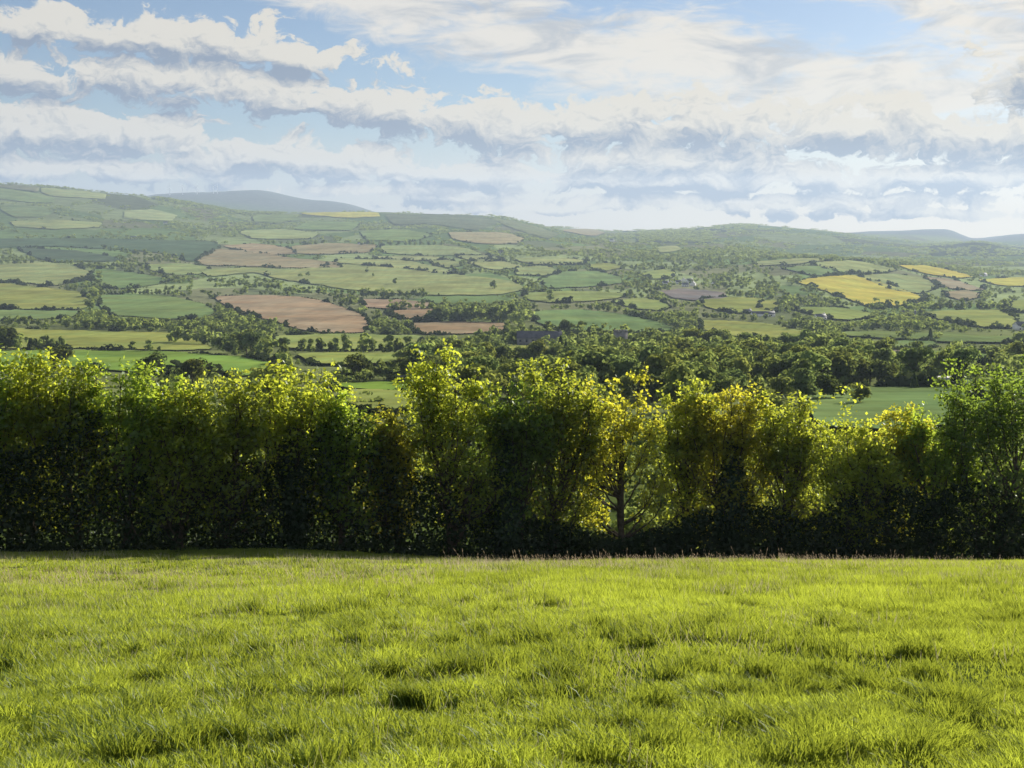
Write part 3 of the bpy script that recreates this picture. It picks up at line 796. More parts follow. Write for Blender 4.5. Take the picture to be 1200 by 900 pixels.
def prob_far(x, y, px, py):
    d = fbm(x / 420, y / 420, 3, 43)
    idx, e = voro(x, y)
    p = np.where(d > .60, .45, .008)
    p = np.where(e < .60, .9, p)
    p = np.where((px > 680) & (py > 278) & (y < 5200), np.maximum(p, np.where(d > .53, .42, .05)), p)
    w = ((px > 185) & (px < 330) & (py > 226 + (px - 180) * .15)  & (py < 236 + (px - 180) * .16)) | ((px > 750) & (px < 835) & (py > 271) & (py < 284)) | ((px > 838) & (px < 888) & (py < 268))
    p = np.where(w, .95, p)
    p = np.where(y > 7600, 0, p)
    return p


near = scatter(190, 640, lambda y: 8.0, 9, prob_near)
slope = scatter(74, 190, lambda y: 6.5, 4.6, lambda x, y, px, py: np.full(len(x), .75))
mid1 = scatter(640, 1350, lambda y: 9.5, 9, lambda *a: np.maximum(prob_near(*a) * .85, .03))
mid2 = scatter(1350, 2700, lambda y: 12.0, 9, prob_mid)
far1 = scatter(2700, 7600, lambda y: y * .0062, 9, prob_far)
for S in (near, mid1):
    for (x, y), z, px, py, h in zip(*S):
        trees.append(dict(x=x, y=y, z=z, h=h, px=px, py=py, where=None, tint=None, wide=random.uniform(.85, 1.3), key=0))

for t in trees:
    t['pix'] = t['h'] * F / t['y']
    top = t['py'] - t['pix']
    t['seen'] = (-15 < t['px'] < 1215) and top < np.interp(t['px'], TOPX, TOPY) - 4
order = sorted([t for t in trees if t['seen']], key=lambda t: -(t['pix'] + (6 if t['key'] else 0)))
CHOSEN = order[:285]
REST = order[285:] + [t for t in trees if not t['seen'] and -60 < t['px'] < 1260]

ORD = ['first', 'second', 'third', 'fourth', 'fifth', 'sixth', 'seventh', 'eighth', 'ninth', 'tenth', 'eleventh', 'twelfth', 'thirteenth',
       'fourteenth', 'fifteenth', 'sixteenth', 'seventeenth', 'eighteenth', 'nineteenth', 'twentieth']
ORD += ['twenty-' + o for o in ORD[:9]] + ['thirtieth'] + ['thirty-' + o for o in ORD[:9]]
for ten in ('fort', 'fift', 'sixt', 'sevent', 'eight', 'ninet'): ORD += [ten + 'ieth'] + [ten + 'y-' + o for o in ORD[:9]]


def nearest_field(t):
    best = None
    for i, P in enumerate(FPOLY):
        a = np.array(P); d = np.hypot(a[:, 0] - t['px'], (a[:, 1] - t['py']) * 2.2); k = int(d.argmin())
        if best is None or d[k] < best[0]: best = (d[k], i, a)
    i, a = best[1], best[2]; cx, cy = a.mean(0)
    hx = np.ptp(a[:, 0]) / 2; hy = np.ptp(a[:, 1]) / 2
    rx = (t['px'] - cx) / hx; ry = (t['py'] - cy) / hy
    side = ('right of' if rx > 0 else 'left of') if abs(rx) > max(1, abs(ry)) else ('below' if ry > 0 else 'above')
    return side + ' the ' + FIELDS[i][0]


groups = {}
for t in CHOSEN:
    ph = t['where'] or nearest_field(t)
    groups.setdefault(ph, []).append(t)
for ph, L in groups.items():
    L.sort(key=lambda t: t['px'])
    for k, t in enumerate(L):
        shade = 'dark ' if (t['tint'] or 1) < .7 else ''
        form = 'slim ' if t['wide'] < .85 else ('broad ' if t['wide'] > 1.12 else '')
        if ph.startswith(('standing alone', 'alone', 'small and', 'dark', 'low', 'round', 'large', 'grey', 'big', 'olive', 'left of a pair', 'right of a pair')) and len(L) == 1:
            t['label'] = 'valley tree ' + ph
        elif len(L) == 1:
            t['label'] = f'{shade}{form}valley tree {ph}'
        else:
            t['label'] = f'{shade}{form}tree, {ORD[k]} from left of {len(L)} {ph}'
        t['group'] = 'valley trees ' + ph if len(L) > 1 else 'single valley trees'


def tree_color(t):
    b = t['tint'] if t['tint'] else random.choice([.7, .8, .9, 1, 1, 1.1, 1.25])
    w = random.uniform(-.12, .16)
    return (b * (1 + w), b * (1 + w * .3), b * (1 - w * .8), 1)


for t in CHOSEN:
    v = random.randrange(len(VAR)); s = t['h']; w = s * t['wide']
    rz = random.uniform(0, 6.28)
    if t['pix'] > 19:
        e = bpy.data.objects.new('broadleaf_tree', None); COL.objects.link(e); e.empty_display_size = .5
        e.location = (t['x'], t['y'], t['z'] - .05); e.rotation_euler = (0, 0, rz); e.scale = (w, w, s)
        c = link('crown', VAR[v][0], e); c.color = tree_color(t)
        link('trunk', VAR[v][1], e)
    else:
        e = link('broadleaf_tree', VAR[v][2]); e.location = (t['x'], t['y'], t['z'] - .05); e.rotation_euler = (0, 0, rz); e.scale = (w, w, s)
        e.color = tree_color(t)
    tag(e, t['label'], 'tree', t['group'])

# the uncounted mass of woodland
acc = Acc()
def put(T, x, y, z, h, w, cs, tint):
    P, N, tt = T
    a = random.uniform(0, 6.28); ca, sa = math.cos(a), math.sin(a)
    Q = np.stack([P[:, 0] * ca - P[:, 1] * sa, P[:, 0] * sa + P[:, 1] * ca, P[:, 2]], 1)
    M = np.stack([N[:, 0] * ca - N[:, 1] * sa, N[:, 0] * sa + N[:, 1] * ca, N[:, 2]], 1)
    cards(acc, Q * np.array([h * w, h * w, h * 1.05]) + np.array([x, y, z - h * .12]), cs * h, M, .45, .75, np.clip(tt * .8 + tint, 0, 1))


FULL = [crown_points(12, 1100, .5, 900 + k) for k in range(5)]
for (x, y), z, px, py, h in zip(*slope):
    put(random.choice(FULL), x, y, z, h, 1.2, .045, random.uniform(-.2, .3))
for t in REST:
    put(random.choice(LITE), t['x'], t['y'], t['z'], t['h'], t['wide'], .105, random.uniform(-.35, .5))
for (x, y), z, px, py, h in zip(*mid2):
    put(random.choice(TINY), x, y, z, h, random.uniform(.9, 1.4), .20, random.uniform(-.35, .5))
for (x, y), z, px, py, h in zip(*far1):
    put(TINY[random.randrange(10)], x, y, z, h, max(1, y * .0042 / 6) * 1.1, .24, random.uniform(-.3, .25))
me = acc.mesh('distant_woodland', M_FAR)
print('woodland quads', len(me.polygons), 'trees', len(trees), 'mid2', len(mid2[0]), 'far', len(far1[0]))
o = tag(link('distant_woodland', me), 'mass of dark trees and scrub filling the valley between the fields', 'woodland', kind='stuff')

# hedgerows round the plots
def hedgerow(i):
    nm, ck, st, an, hd, poly = FIELDS[i]
    if hd <= 0: return
    W = FWORLD[i]
    L = np.vstack([W, W[:1]]); seg = np.linalg.norm(np.diff(L[:, :2], axis=0), axis=1)
    s = np.concatenate([[0], np.cumsum(seg)])
    ym = float(np.median(W[:, 1])); sp = max(1.4, .0021 * ym)
    q = np.arange(0, s[-1], sp)
    x = np.interp(q, s, L[:, 0]); y = np.interp(q, s, L[:, 1])
    gap = fbm(q / 40, q * 0 + i * 7.7, 2, 60 + i)
    low = gap > .25 + .55 * hd
    if len(x) < 3: return
    x = x + rng.normal(0, .5, len(x)); y = y + rng.normal(0, .5, len(x)); z = terrain(x, y)
    n = 16 if ym < 700 else 10 if ym < 1600 else 7
    hh = (1.7 + 5.5 * sstep(.42, .78, fbm(q / 28, q * 0 + i * 3.1, 3, 90 + i))) * rng.uniform(.75, 1.25, len(x))
    hh = np.where(low, .8, hh) * np.clip(ym / 1500, .85, 1.35)
    C = np.repeat(np.stack([x, y, z], 1), n, 0); H = np.repeat(hh, n)
    d = unit(len(C)); d[:, 2] = np.abs(d[:, 2])
    C = C + d * np.stack([H * .55, H * .55, H * .85], 1) * rng.uniform(.5, 1, len(C))[:, None]
    a = Acc(); cards(a, C, H * (.26 if n == 16 else .34), d, .6, .75, np.repeat(rng.uniform(0, .9, len(x)), n))
    o = link('hedgerow', a.mesh('hedgerow', M_BUSH))
    b = random.uniform(.75, 1.1); o.color = (b, b, b, 1)
    tag(o, f'low dark hedgerow edging the {nm}', 'hedgerow', 'hedgerows round the valley fields')


for i in range(len(FIELDS)): hedgerow(i)

# ------------------------------------------------------------------ front row of hedge trees
def base_y(x): return 49.0 + (x + 22) * .25


def front_tree(px, top, wpx, name_label, color, ivy=False, seed=0, dens=1.0, stems=1, spire=False, open_crown=False):
    r = np.random.default_rng(1000 + seed)
    # stand on the hedge line
    u = (px - 600) / F
    y = 56.0
    for _ in range(6): y = base_y(u * y)
    y += r.uniform(-1.2, 1.6)
    x = u * y; z = float(terrain(x, y))
    tz = ray(px, top)[1]; H = (EYE + tz * y) - z; W = wpx / F * y * .5
    root = bpy.data.objects.new('hedgerow_tree', None); COL.objects.link(root); root.location = (x, y, z)
    tag(root, name_label, 'tree', 'row of front trees along the hedge')
    bark = Acc(); leaf = Acc()
    tips = []

    def limb(p, d, L, r0, r1, sides, wob, up, k=7):
        pts = [p]; d = d / np.linalg.norm(d)
        for i in range(k - 1):
            d = d + r.normal(0, wob, 3) + np.array([0, 0, up]); d /= np.linalg.norm(d)
            pts.append(pts[-1] + d * L / (k - 1))
        pts = np.array(pts); tube(bark, pts, r0, r1, sides); return pts

    def env(h):                         # half width of the crown at relative height h
        return np.interp(h, [0, .1, .3, .55, .75, .9, 1.0], [.36, .52, .88, 1.12, 1.12, .90, .42])

    nst = stems
    nlimb = 40 if not open_crown else 30
    lumps = r.uniform(.72, 1.12, 12)
    stems_ = []
    for s_ in range(nst):
        p0 = np.array([r.uniform(-.35, .35) * (nst > 1), r.uniform(-.15, .15), -.15])
        lean = np.array([r.uniform(-.08, .08) + (s_ - (nst - 1) / 2) * .20, r.uniform(-.06, .06), 1])
        stems_.append(limb(p0, lean, H * .86, .16 if nst == 1 else .14, .02, 7, .045, .02, 12))
    for k in range(nlimb):
        tr = stems_[k % nst]
        ht = 1 - ((k + r.uniform(0, 1)) / nlimb) ** 1.25 * .80          # where the limb ends, crown top to low down
        an = r.uniform(0, 6.28)
        rad = W * env(ht) * r.uniform(.55 if open_crown else .42, 1.0) * lumps[int(an / 6.29 * 12)]
        tgt = np.array([math.cos(an) * rad, math.sin(an) * rad, ht * H])
        z0 = max(.08 * H, ht * H * r.uniform(.38, .68)); i0 = min(11, max(1, int(z0 / (H * .86) * 11)))
        P0 = tr[i0]; tgt = tgt + np.array([P0[0], P0[1], 0]) * .6
        P1 = P0 + (tgt - P0) * np.array([.75, .75, .30])
        t = np.linspace(0, 1, 9)[:, None]
        lp = P0 * (1 - t) ** 2 + 2 * P1 * t * (1 - t) + tgt * t ** 2
        lp[1:] += r.normal(0, .045, (8, 3)) * np.linspace(.4, 1, 8)[:, None]
        tube(bark, lp, .058 * (1.25 - .6 * ht), .008, 5)
        ll = np.linalg.norm(tgt - P0)
        for b_ in range(int(6 + ll * 3.2)):
            g = r.uniform(.18, 1) ** .8; q = lp[min(8, int(g * 8 + .5))]
            ax = lp[min(8, int(g * 8 + 1))] - lp[max(0, int(g * 8) - 1)]; ax /= np.linalg.norm(ax) + 1e-6
            d2 = ax * .7 + unit(1)[0] * .85 + np.array([0, 0, .25]); d2 /= np.linalg.norm(d2)
            bl = r.uniform(.35, .95) * (1.15 - .45 * g); e = q + d2 * bl
            tube(bark, np.stack([q, (q + e) / 2 + r.normal(0, .04, 3), e]), .012, .004, 4)
            for t_ in range(3):
                q2 = q + (e - q) * r.uniform(.35, 1); d3 = d2 * .6 + unit(1)[0] * .8; tp = q2 + d3 * r.uniform(.12, .34)
                tips.append(tp); tube(bark, np.stack([q2, (q2 + tp) / 2, tp]), .005, .002, 3)
            tips.append(e)
    for tr in stems_:
        for t_ in range(16):
            q2 = tr[r.integers(8, 12)]; tp = q2 + (unit(1)[0] * .5 + np.array([0, 0, .35])) * r.uniform(.4, .9)
            tube(bark, np.stack([q2, (q2 + tp) / 2, tp]), .009, .003, 3); tips.append(tp)
    T = np.array(tips); T = np.vstack([T, T[T[:, 2] > .62 * H] + r.normal(0, .12, (int((T[:, 2] > .62 * H).sum()), 3))])
    # a spire of young shoots
    if spire:
        q = T[np.argmax(T[:, 2])]
        for k in range(26): T = np.vstack([T, [q * [1, 1, 1] + np.array([.25 + r.normal(0, .22), r.normal(0, .22), k * .065])]])
    hmax = np.percentile(T[:, 2], 99.5); sc = H * 1.0 / hmax
    # pull the crown to its height and girth
    half = np.percentile(np.abs(T[:, 0]), 96); sx = min(1.8, W * 1.04 / max(half, .1))
    for A in (bark,):
        for V in A.v:
            V[:, 2] *= sc; V[:, :2] *= sx; V[:, 1] *= .46
    T[:, 2] *= sc; T[:, :2] *= sx
    T[:, 1] *= .46                      # the row is narrower than it is tall
    n = max(3, int(9600 * dens * (W / 2.0) ** .8 / len(T)))
    cl = np.repeat(r.uniform(0, 1, len(T)), n)
    C = np.repeat(T, n, 0) + r.normal(0, .115, (len(T) * n, 3)) * np.array([1, .9, .8])
    hh = C[:, 2] / H; keep = r.random(len(C)) < np.interp(hh, [0, .25, .55, .75, 1], [.6, .7, .9, 1, 1]); C = C[keep]; cl = cl[keep]
    out = C - np.array([0, 0, H * .4]); out /= np.linalg.norm(out, axis=1, keepdims=True)
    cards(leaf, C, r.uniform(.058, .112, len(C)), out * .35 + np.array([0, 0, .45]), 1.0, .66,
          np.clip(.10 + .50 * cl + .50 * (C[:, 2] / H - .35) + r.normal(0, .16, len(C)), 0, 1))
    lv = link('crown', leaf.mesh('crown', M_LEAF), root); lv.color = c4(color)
    link('trunk', bark.mesh('trunk', M_BARK, True), root)
    if ivy:
        a = Acc(); k = 5200; h = r.uniform(0, 1, k) ** .9
        an = r.uniform(0, 6.28, k); rad = (.20 + .62 * np.sin(np.pi * np.clip(h, 0, 1)) ** .7 * (1 - .45 * h)) * r.uniform(.5, 1.15, k)
        lumps = .7 + .6 * vnoise(an * 1.3, h * 9, seed + 3)
        C = np.stack([np.cos(an) * rad * lumps, np.sin(an) * rad * lumps, h * H * .72], 1)
        cards(a, C, r.uniform(.06, .11, k), np.stack([np.cos(an), np.sin(an), an * 0 + .2], 1), .7, .7, r.uniform(0, 1, k))
        link('ivy', a.mesh('ivy', M_IVY), root)
    return root


GREEN = (.78, .95, .85); YEL = (1.0, 1.05, .85); GOLD = (1.14, 1.06, .74); DARK = (.48, .64, .66); RUST = (.94, .85, .74); OLV = (.92, .96, .82)
FRONT = [
 (-50, 415, 130, 'leafy green tree mostly cut off by the left edge of the photo', GREEN, 0, 1.0, 1, {}),
 (20, 413, 118, 'bushy yellow-topped tree at the left end of the front row', YEL, 0, 1.0, 2, {}),
 (85, 426, 115, 'dense green tree with bumpy top, second in the front row', OLV, 0, 1.1, 1, {}),
 (143, 427, 118, 'broad deep green tree with rounded top, third in the front row', GREEN, 0, 1.1, 2, {}),
 (200, 455, 84, 'low yellow-green tree in the dip of the left front row', YEL, 0, .9, 1, {}),
 (256, 441, 100, 'olive front tree between the low dip and the bright yellow tree', OLV, 0, 1.0, 1, {}),
 (342, 432, 112, 'bright yellow front tree with a dark ivy-clad trunk at left', YEL, 1, .9, 1, {}),
 (396, 462, 72, 'fresh green front tree beside the gap onto the sunlit paddock', GREEN, 0, 1.0, 1, {}),
 (456, 486, 66, 'small reddish-leaved front tree right of the gap', RUST, 0, .8, 2, {}),
 (530, 416, 112, 'tallest rounded yellow-green tree in the middle of the row', YEL, 0, 1.05, 1, {}),
 (594, 455, 92, 'dark leaning ivy-covered front tree right of the tallest tree', DARK, 1, 1.1, 2, {}),
 (648, 425, 98, 'dark-sided tall front tree with a golden top edge', (.8, .85, .75), 0, 1.1, 2, {}),
 (735, 440, 150, 'golden open-crowned front tree with clearly visible forked branches', GOLD, 0, .75, 2, dict(open_crown=True)),
 (812, 452, 72, 'slender green-gold front tree right of the golden open-crowned one', OLV, 0, .95, 1, {}),
 (862, 458, 92, 'copper-tinged front tree with dark ivied trunk', (1.06, .96, .72), 1, .9, 1, {}),
 (916, 464, 92, 'straight-stemmed olive front tree right of the copper-tinged one', OLV, 0, .95, 1, {}),
 (1000, 478, 104, 'yellow-green front tree with a single spire of tall shoots', YEL, 0, .95, 2, dict(spire=True)),
 (1052, 481, 80, 'sparse golden-leaved front tree right of the spired one', GOLD, 0, .75, 1, {}),
 (1108, 482, 88, 'fresh green front tree left of the big dark one', GREEN, 0, .95, 1, {}),
 (1172, 430, 138, 'big dark green tree closing the right end of the row', DARK, 0, 1.25, 2, {}),
 (1262, 418, 130, 'dark green tree mostly cut off by the right edge of the photo', DARK, 0, 1.1, 2, {}),
]
for k, (px, top, w, lab, col, ivy, dens, st, kw) in enumerate(FRONT):
    front_tree(px, top, w, lab, col, bool(ivy), k, dens, st, **kw)

# the dark hedge under the trees
def make_hedge():
    xs = np.arange(-34, 40, .22); n = 300
    C = []; T = []; N = []
    for x in xs:
        h = 1.9 + 2.3 * sstep(.25, .85, fbm(np.array([x * .3]), np.array([3.3]), 3, 71)[0])
        h += 1.7 * float(sstep(1, -5, x))
        h *= 1 - .55 * math.exp(-((x - 5.0) / 2.2) ** 2)       # low where the open-crowned tree stands
        y = base_y(x) - .7
        d = unit(n)
        zc = rng.uniform(.02, 1, n) ** 1.35
        wd = 1.0 * np.sqrt(np.clip(1 - (zc - .35) ** 2 / .5, .05, 1))
        P = np.stack([x + rng.normal(0, .30, n), y + rng.uniform(-1, 1, n) * wd, zc * h], 1)
        P[:, 2] += terrain(P[:, 0], P[:, 1])
        C.append(P); T.append(rng.uniform(0, 1, n)); N.append(d)
    C = np.concatenate(C); a = Acc()
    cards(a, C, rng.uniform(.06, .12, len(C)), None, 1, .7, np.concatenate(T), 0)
    m = 9000                                     # nettles and rough growth along the foot
    fx = rng.uniform(-34, 40, m); fh = 1.5 * sstep(.42, .75, fbm(fx * .7, fx * 0 + 8.8, 3, 77)) + .15
    fz = rng.uniform(0, 1, m) * fh; fy = base_y(fx) - 1.55 + rng.normal(0, .22, m)
    C = np.stack([fx, fy, terrain(fx, fy) + fz], 1); cards(a, C, rng.uniform(.05, .10, m), None, 1, .5, rng.uniform(.2, 1, m), 0)
    for x in np.arange(-34, 40, .45):           # stems
        y = base_y(x) - .3 + rng.uniform(-.3, .3); z = float(terrain(x, y))
        t = np.linspace(0, 1, 4)[:, None]
        tube(a, np.array([[x, y, z - .1]]) + t * np.array([[rng.normal(0, .3), rng.normal(0, .2), 1.6]]), .035, .012, 5, 1)
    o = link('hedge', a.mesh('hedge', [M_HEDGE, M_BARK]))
    tag(o, 'long dark leafy hedge running under the front trees at the meadow edge', 'hedge')


make_hedge()

# ------------------------------------------------------------------ meadow grass
def make_grass():
    a = Acc()
    TUFT = [(rng.uniform(-.42, .42), rng.uniform(math.log(7), math.log(50))) for _ in range(330)]
    for px_, py_ in [(560, 790), (575, 782), (540, 795), (870, 862), (890, 866), (975, 866), (990, 858), (770, 890), (340, 880), (235, 876), (215, 884), (175, 886), (640, 757), (622, 752), (1075, 772), (845, 736),
                    (30, 742), (62, 712), (95, 820), (210, 690), (405, 692), (980, 738), (1140, 690), (1165, 735), (925, 872), (1100, 836), (450, 770), (300, 770), (850, 830), (1010, 820), (660, 800)]:
        ux, tz_ = ray(px_, py_); yy = np.linspace(5, 55, 600); gg = (terrain(ux * yy, yy) - EYE) / yy - tz_; ii = int(np.argmin(np.abs(gg)))
        TUFT += [(float(ux) + .004 * k_, math.log(yy[ii])) for k_ in (-1, 1)]
    tx = np.array([u * math.exp(l) for u, l in TUFT]); ty = np.array([math.exp(l) for u, l in TUFT])
    for (y0, y1, dn, segs, wd) in ((5.6, 10, 5200, 3, .0040), (10, 18, 2800, 2, .0055), (18, 32, 1300, 1, .009), (32, 58, 700, 1, .015)):
        area = .5 * (y1**2 - y0**2) * .92 + 3 * (y1 - y0)
        n = int(area * dn)
        y = np.sqrt(rng.uniform(y0**2, y1**2, n)); x = rng.uniform(-1, 1, n) * (.46 * y + 1.5)
        ok = y < base_y(x) - .3
        x, y = x[ok], y[ok]
        # growth varies from place to place; thin patches let the dark sward show
        g1 = fbm(x * .55, y * .38, 4, 80); g2 = fbm(x * 2.6, y * 2.0, 3, 90); g3 = fbm(x * .13, y * .10, 3, 95)
        thin = sstep(.33, .46, g1 * .55 + g2 * .45)
        k = rng.random(len(x)) < .30 + .70 * thin
        x, y, g1, g2, g3, thin = x[k], y[k], g1[k], g2[k], g3[k], thin[k]
        tint = np.clip(.42 + .9 * (g3 - .45) + .9 * (g2 - .5) + 1.1 * (g1 - .5) + rng.normal(0, .24, len(x)) + .5 * (vnoise(x * 3.4, y * 2.6, 140) - .5), 0, 1) * (.30 + .70 * thin)
        h = np.where((x < 0) & (y > 28), .6, 1.0)
        h = h * np.maximum(.075, .02 + .17 * g1 + .10 * (g2 - .45) + .08 * (vnoise(x * 3.4, y * 2.6, 140) - .4)) * rng.uniform(.6, 1.3, len(x)) * (.7 + .3 * thin)
        # tussocks: taller, darker
        for qx, qy in zip(tx, ty):
            if not (y0 - 1 < qy < y1 + 1): continue
            rr = (.05 + .0042 * qy) * (.6 + .8 * _hash(np.int64(qx * 100), np.int64(qy * 100), 5))
            m = int((130 if qy < 18 else 90))
            sx = rng.normal(0, rr * 1.3, m) + qx; sy = rng.normal(0, rr * .6, m) + qy
            x = np.concatenate([x, sx]); y = np.concatenate([y, sy])
            h = np.concatenate([h, rng.uniform(.14, .28, m)]); tint = np.concatenate([tint, rng.uniform(0, .12, m)])
        n = len(x); z = terrain(x, y)
        B = np.stack([x, y, z - .01], 1)
        an = rng.uniform(0, 2 * math.pi, n); wv = np.stack([np.cos(an), np.sin(an), an * 0], 1) * (wd * rng.uniform(.55, 1.5, n))[:, None]
        # blades spill outward from the crown of each tuft
        e = .06; gx = vnoise(x * 3.4 + e, y * 2.6, 140) - vnoise(x * 3.4 - e, y * 2.6, 140); gy = vnoise(x * 3.4, y * 2.6 + e, 140) - vnoise(x * 3.4, y * 2.6 - e, 140)
        la = rng.uniform(0, 2 * math.pi, n)
        L2 = np.stack([np.cos(la) * rng.uniform(.1, .75, n) - gx * 2.6 - .06, np.sin(la) * rng.uniform(.1, .75, n) - gy * 2.6, la * 0], 1)
        lean = L2 * h[:, None]
        up = np.zeros((n, 3)); up[:, 2] = h
        tip = B + lean + up * .95
        if segs == 1:
            V = np.stack([B - wv, B + wv, tip], 1).reshape(-1, 3); a.tris(V, np.arange(3 * n).reshape(n, 3), np.repeat(tint, 3))
        elif segs == 2:
            m1 = B + lean * .32 + up * .58
            V = np.stack([B - wv, B + wv, m1 + wv * .8, m1 - wv * .8, tip], 1).reshape(-1, 3)
            i = np.arange(n)[:, None] * 5
            a.v.append(V); a.q.append(i + np.array([[0, 1, 2, 3]]) + a.n); a.qm.append(np.zeros(n)); a.t.append(i + np.array([[3, 2, 4]]) + a.n); a.tm.append(np.zeros(n))
            a.tint.append(np.repeat(tint, 5)); a.n += 5 * n
        else:
            m1 = B + lean * .15 + up * .42; m2 = B + lean * .5 + up * .78
            V = np.stack([B - wv, B + wv, m1 + wv * .95, m1 - wv * .95, m2 + wv * .65, m2 - wv * .65, tip], 1).reshape(-1, 3)
            i = np.arange(n)[:, None] * 7
            a.v.append(V); a.q.append(np.concatenate([i + np.array([[0, 1, 2, 3]]), i + np.array([[3, 2, 4, 5]])]) + a.n); a.qm.append(np.zeros(2 * n))
            a.t.append(i + np.array([[5, 4, 6]]) + a.n); a.tm.append(np.zeros(n)); a.tint.append(np.repeat(tint, 7)); a.n += 7 * n
    # flowering stems with pale purplish heads, thickest along the brow
    n = 7500
    y = np.concatenate([rng.uniform(9, 40, n // 5), rng.uniform(34, 57, n - n // 5)]); x = rng.uniform(-1, 1, n) * (.46 * y + 1)
    y[:1800] = rng.uniform(23, 33, 1800); x[:1800] = y[:1800] * rng.uniform(-.42, -.06, 1800)
    k = (y < base_y(x) - .5) & (rng.random(n) < sstep(.35, .6, fbm(x * .2, y * .2, 3, 110)) * .9 + .1)
    k &= ~((x < -2) & (y > 33))
    x, y = x[k], y[k]; n = len(x); z = terrain(x, y)
    h = rng.uniform(.14, .36, n) * np.where(rng.random(n) < .06, 1.6, 1); B = np.stack([x, y, z], 1)
    D = np.stack([rng.normal(-.06, .10, n), rng.normal(0, .08, n), h], 1)
    w = np.stack([np.ones(n), np.zeros(n), np.zeros(n)], 1) * (.0012 + .00011 * y)[:, None]
    V = np.stack([B - w, B + w, B + D], 1).reshape(-1, 3); a.tris(V, np.arange(3 * n).reshape(n, 3), .6, 1)
    for ang in (0, 1.57):
        w2 = np.stack([np.full(n, math.cos(ang)), np.full(n, math.sin(ang)), np.zeros(n)], 1) * (.003 + .00012 * y)[:, None]
        P1 = B + D * .80; P2 = B + D * .92; P3 = B + D * 1.06
        V = np.stack([P1, P2 + w2, P3, P2 - w2], 1).reshape(-1, 3); a.quads(V, np.arange(4 * n).reshape(n, 4), .6, 1)
    n = 42000                                   # bleached dead blades among the green
    y = np.sqrt(rng.uniform(6**2, 46**2, n)); x = rng.uniform(-1, 1, n) * (.46 * y + 1)
    k = (rng.random(n) < .15 + .85 * sstep(.42, .62, fbm(x * .5, y * .4, 3, 170))) & (y < base_y(x) - 1); x, y = x[k], y[k]; n = len(x); z = terrain(x, y)
    B = np.stack([x, y, z], 1); la = rng.uniform(0, 6.28, n); h = rng.uniform(.10, .26, n)
    D = np.stack([np.cos(la) * h * rng.uniform(.2, 1.1, n), np.sin(la) * h * rng.uniform(.2, 1.1, n), h], 1)
    w = np.stack([np.sin(la), -np.cos(la), la * 0], 1) * (.0022 + .00016 * y)[:, None]
    a.tris(np.stack([B - w, B + w, B + D], 1).reshape(-1, 3), np.arange(3 * n).reshape(n, 3), .8, 2)
    me = a.mesh('grass', [M_GRASS, M_SEED, M_STRAW])
    print('grass faces', len(me.polygons))
    tag(link('grass', me), 'long sunlit yellow-green meadow grass with seed heads covering the slope', 'grass', kind='stuff')


make_grass()

# ------------------------------------------------------------------ buildings
M_WHITE = plain_material('white_render', (.78, .76, .72), .8, .08, .3)
M_GREY = plain_material('grey_stone', (.24, .23, .22), .9, .3, .4)
M_SLATE = plain_material('slate_roof', (.12, .12, .14), .6, .25, .5)
M_TIN = plain_material('tin_roof', (.34, .37, .40), .9, .15, .3)
M_GLASS = plain_material('window_glass', (.03, .035, .04), .15, .2, 1)


def box(a, x0, x1, y0, y1, z0, z1, m=0):
    V = [(x0, y0, z0), (x1, y0, z0), (x1, y1, z0), (x0, y1, z0), (x0, y0, z1), (x1, y0, z1), (x1, y1, z1), (x0, y1, z1)]
    a.quads(V, [(0, 3, 2, 1), (4, 5, 6, 7), (0, 1, 5, 4), (1, 2, 6, 5), (2, 3, 7, 6), (3, 0, 4, 7)], .5, m)


def house(px, py, L, Wd, H, Rf, rz, label, cat='house', wall=None, roof=None, name='house', nwin=3, chim=True, group=None, floors=1):
    P = unproject([px], [py])[0]
    root = bpy.data.objects.new(name, None); COL.objects.link(root); root.location = (P[0], P[1], P[2] - .3); root.rotation_euler = (0, 0, rz)
    tag(root, label, cat, group)
    a = Acc(); box(a, -L/2, L/2, -Wd/2, Wd/2, 0, H)
    for s in (-1, 1):
        x = s * L / 2; a.tris([(x, -Wd/2, H), (x, Wd/2, H), (x, 0, H + Rf)], [(0, 1, 2)])
    link('wall', a.mesh('wall', wall or M_WHITE), root)
    b = Acc(); e = .35; t = .16
    for s in (-1, 1):
        V = [(-L/2 - e, s * (Wd/2 + e), H - e * Rf / (Wd/2) + .05), (L/2 + e, s * (Wd/2 + e), H - e * Rf / (Wd/2) + .05), (L/2 + e, 0, H + Rf + .05), (-L/2 - e, 0, H + Rf + .05)]
        b.quads(V + [(x, y, z + t) for x, y, z in V], [(0, 1, 2, 3), (4, 5, 6, 7), (0, 1, 5, 4), (1, 2, 6, 5), (3, 0, 4, 7)])
    rf = link('roof', b.mesh('roof', roof or M_SLATE), root)
    if chim:
        c = Acc(); box(c, L/2 - 1.2, L/2 - .4, -.4, .4, H + Rf - .4, H + Rf + 1.1); link('chimney', c.mesh('chimney', wall or M_WHITE), rf)
    for f in range(floors):
        for k in range(nwin):
            w = Acc(); x = -L/2 + (k + .5) * L / nwin; z = 1.0 + f * 2.7
            box(w, x - .55, x + .55, -Wd/2 - .03, -Wd/2 + .05, z, z + 1.3); link('window', w.mesh('window', M_GLASS), root)


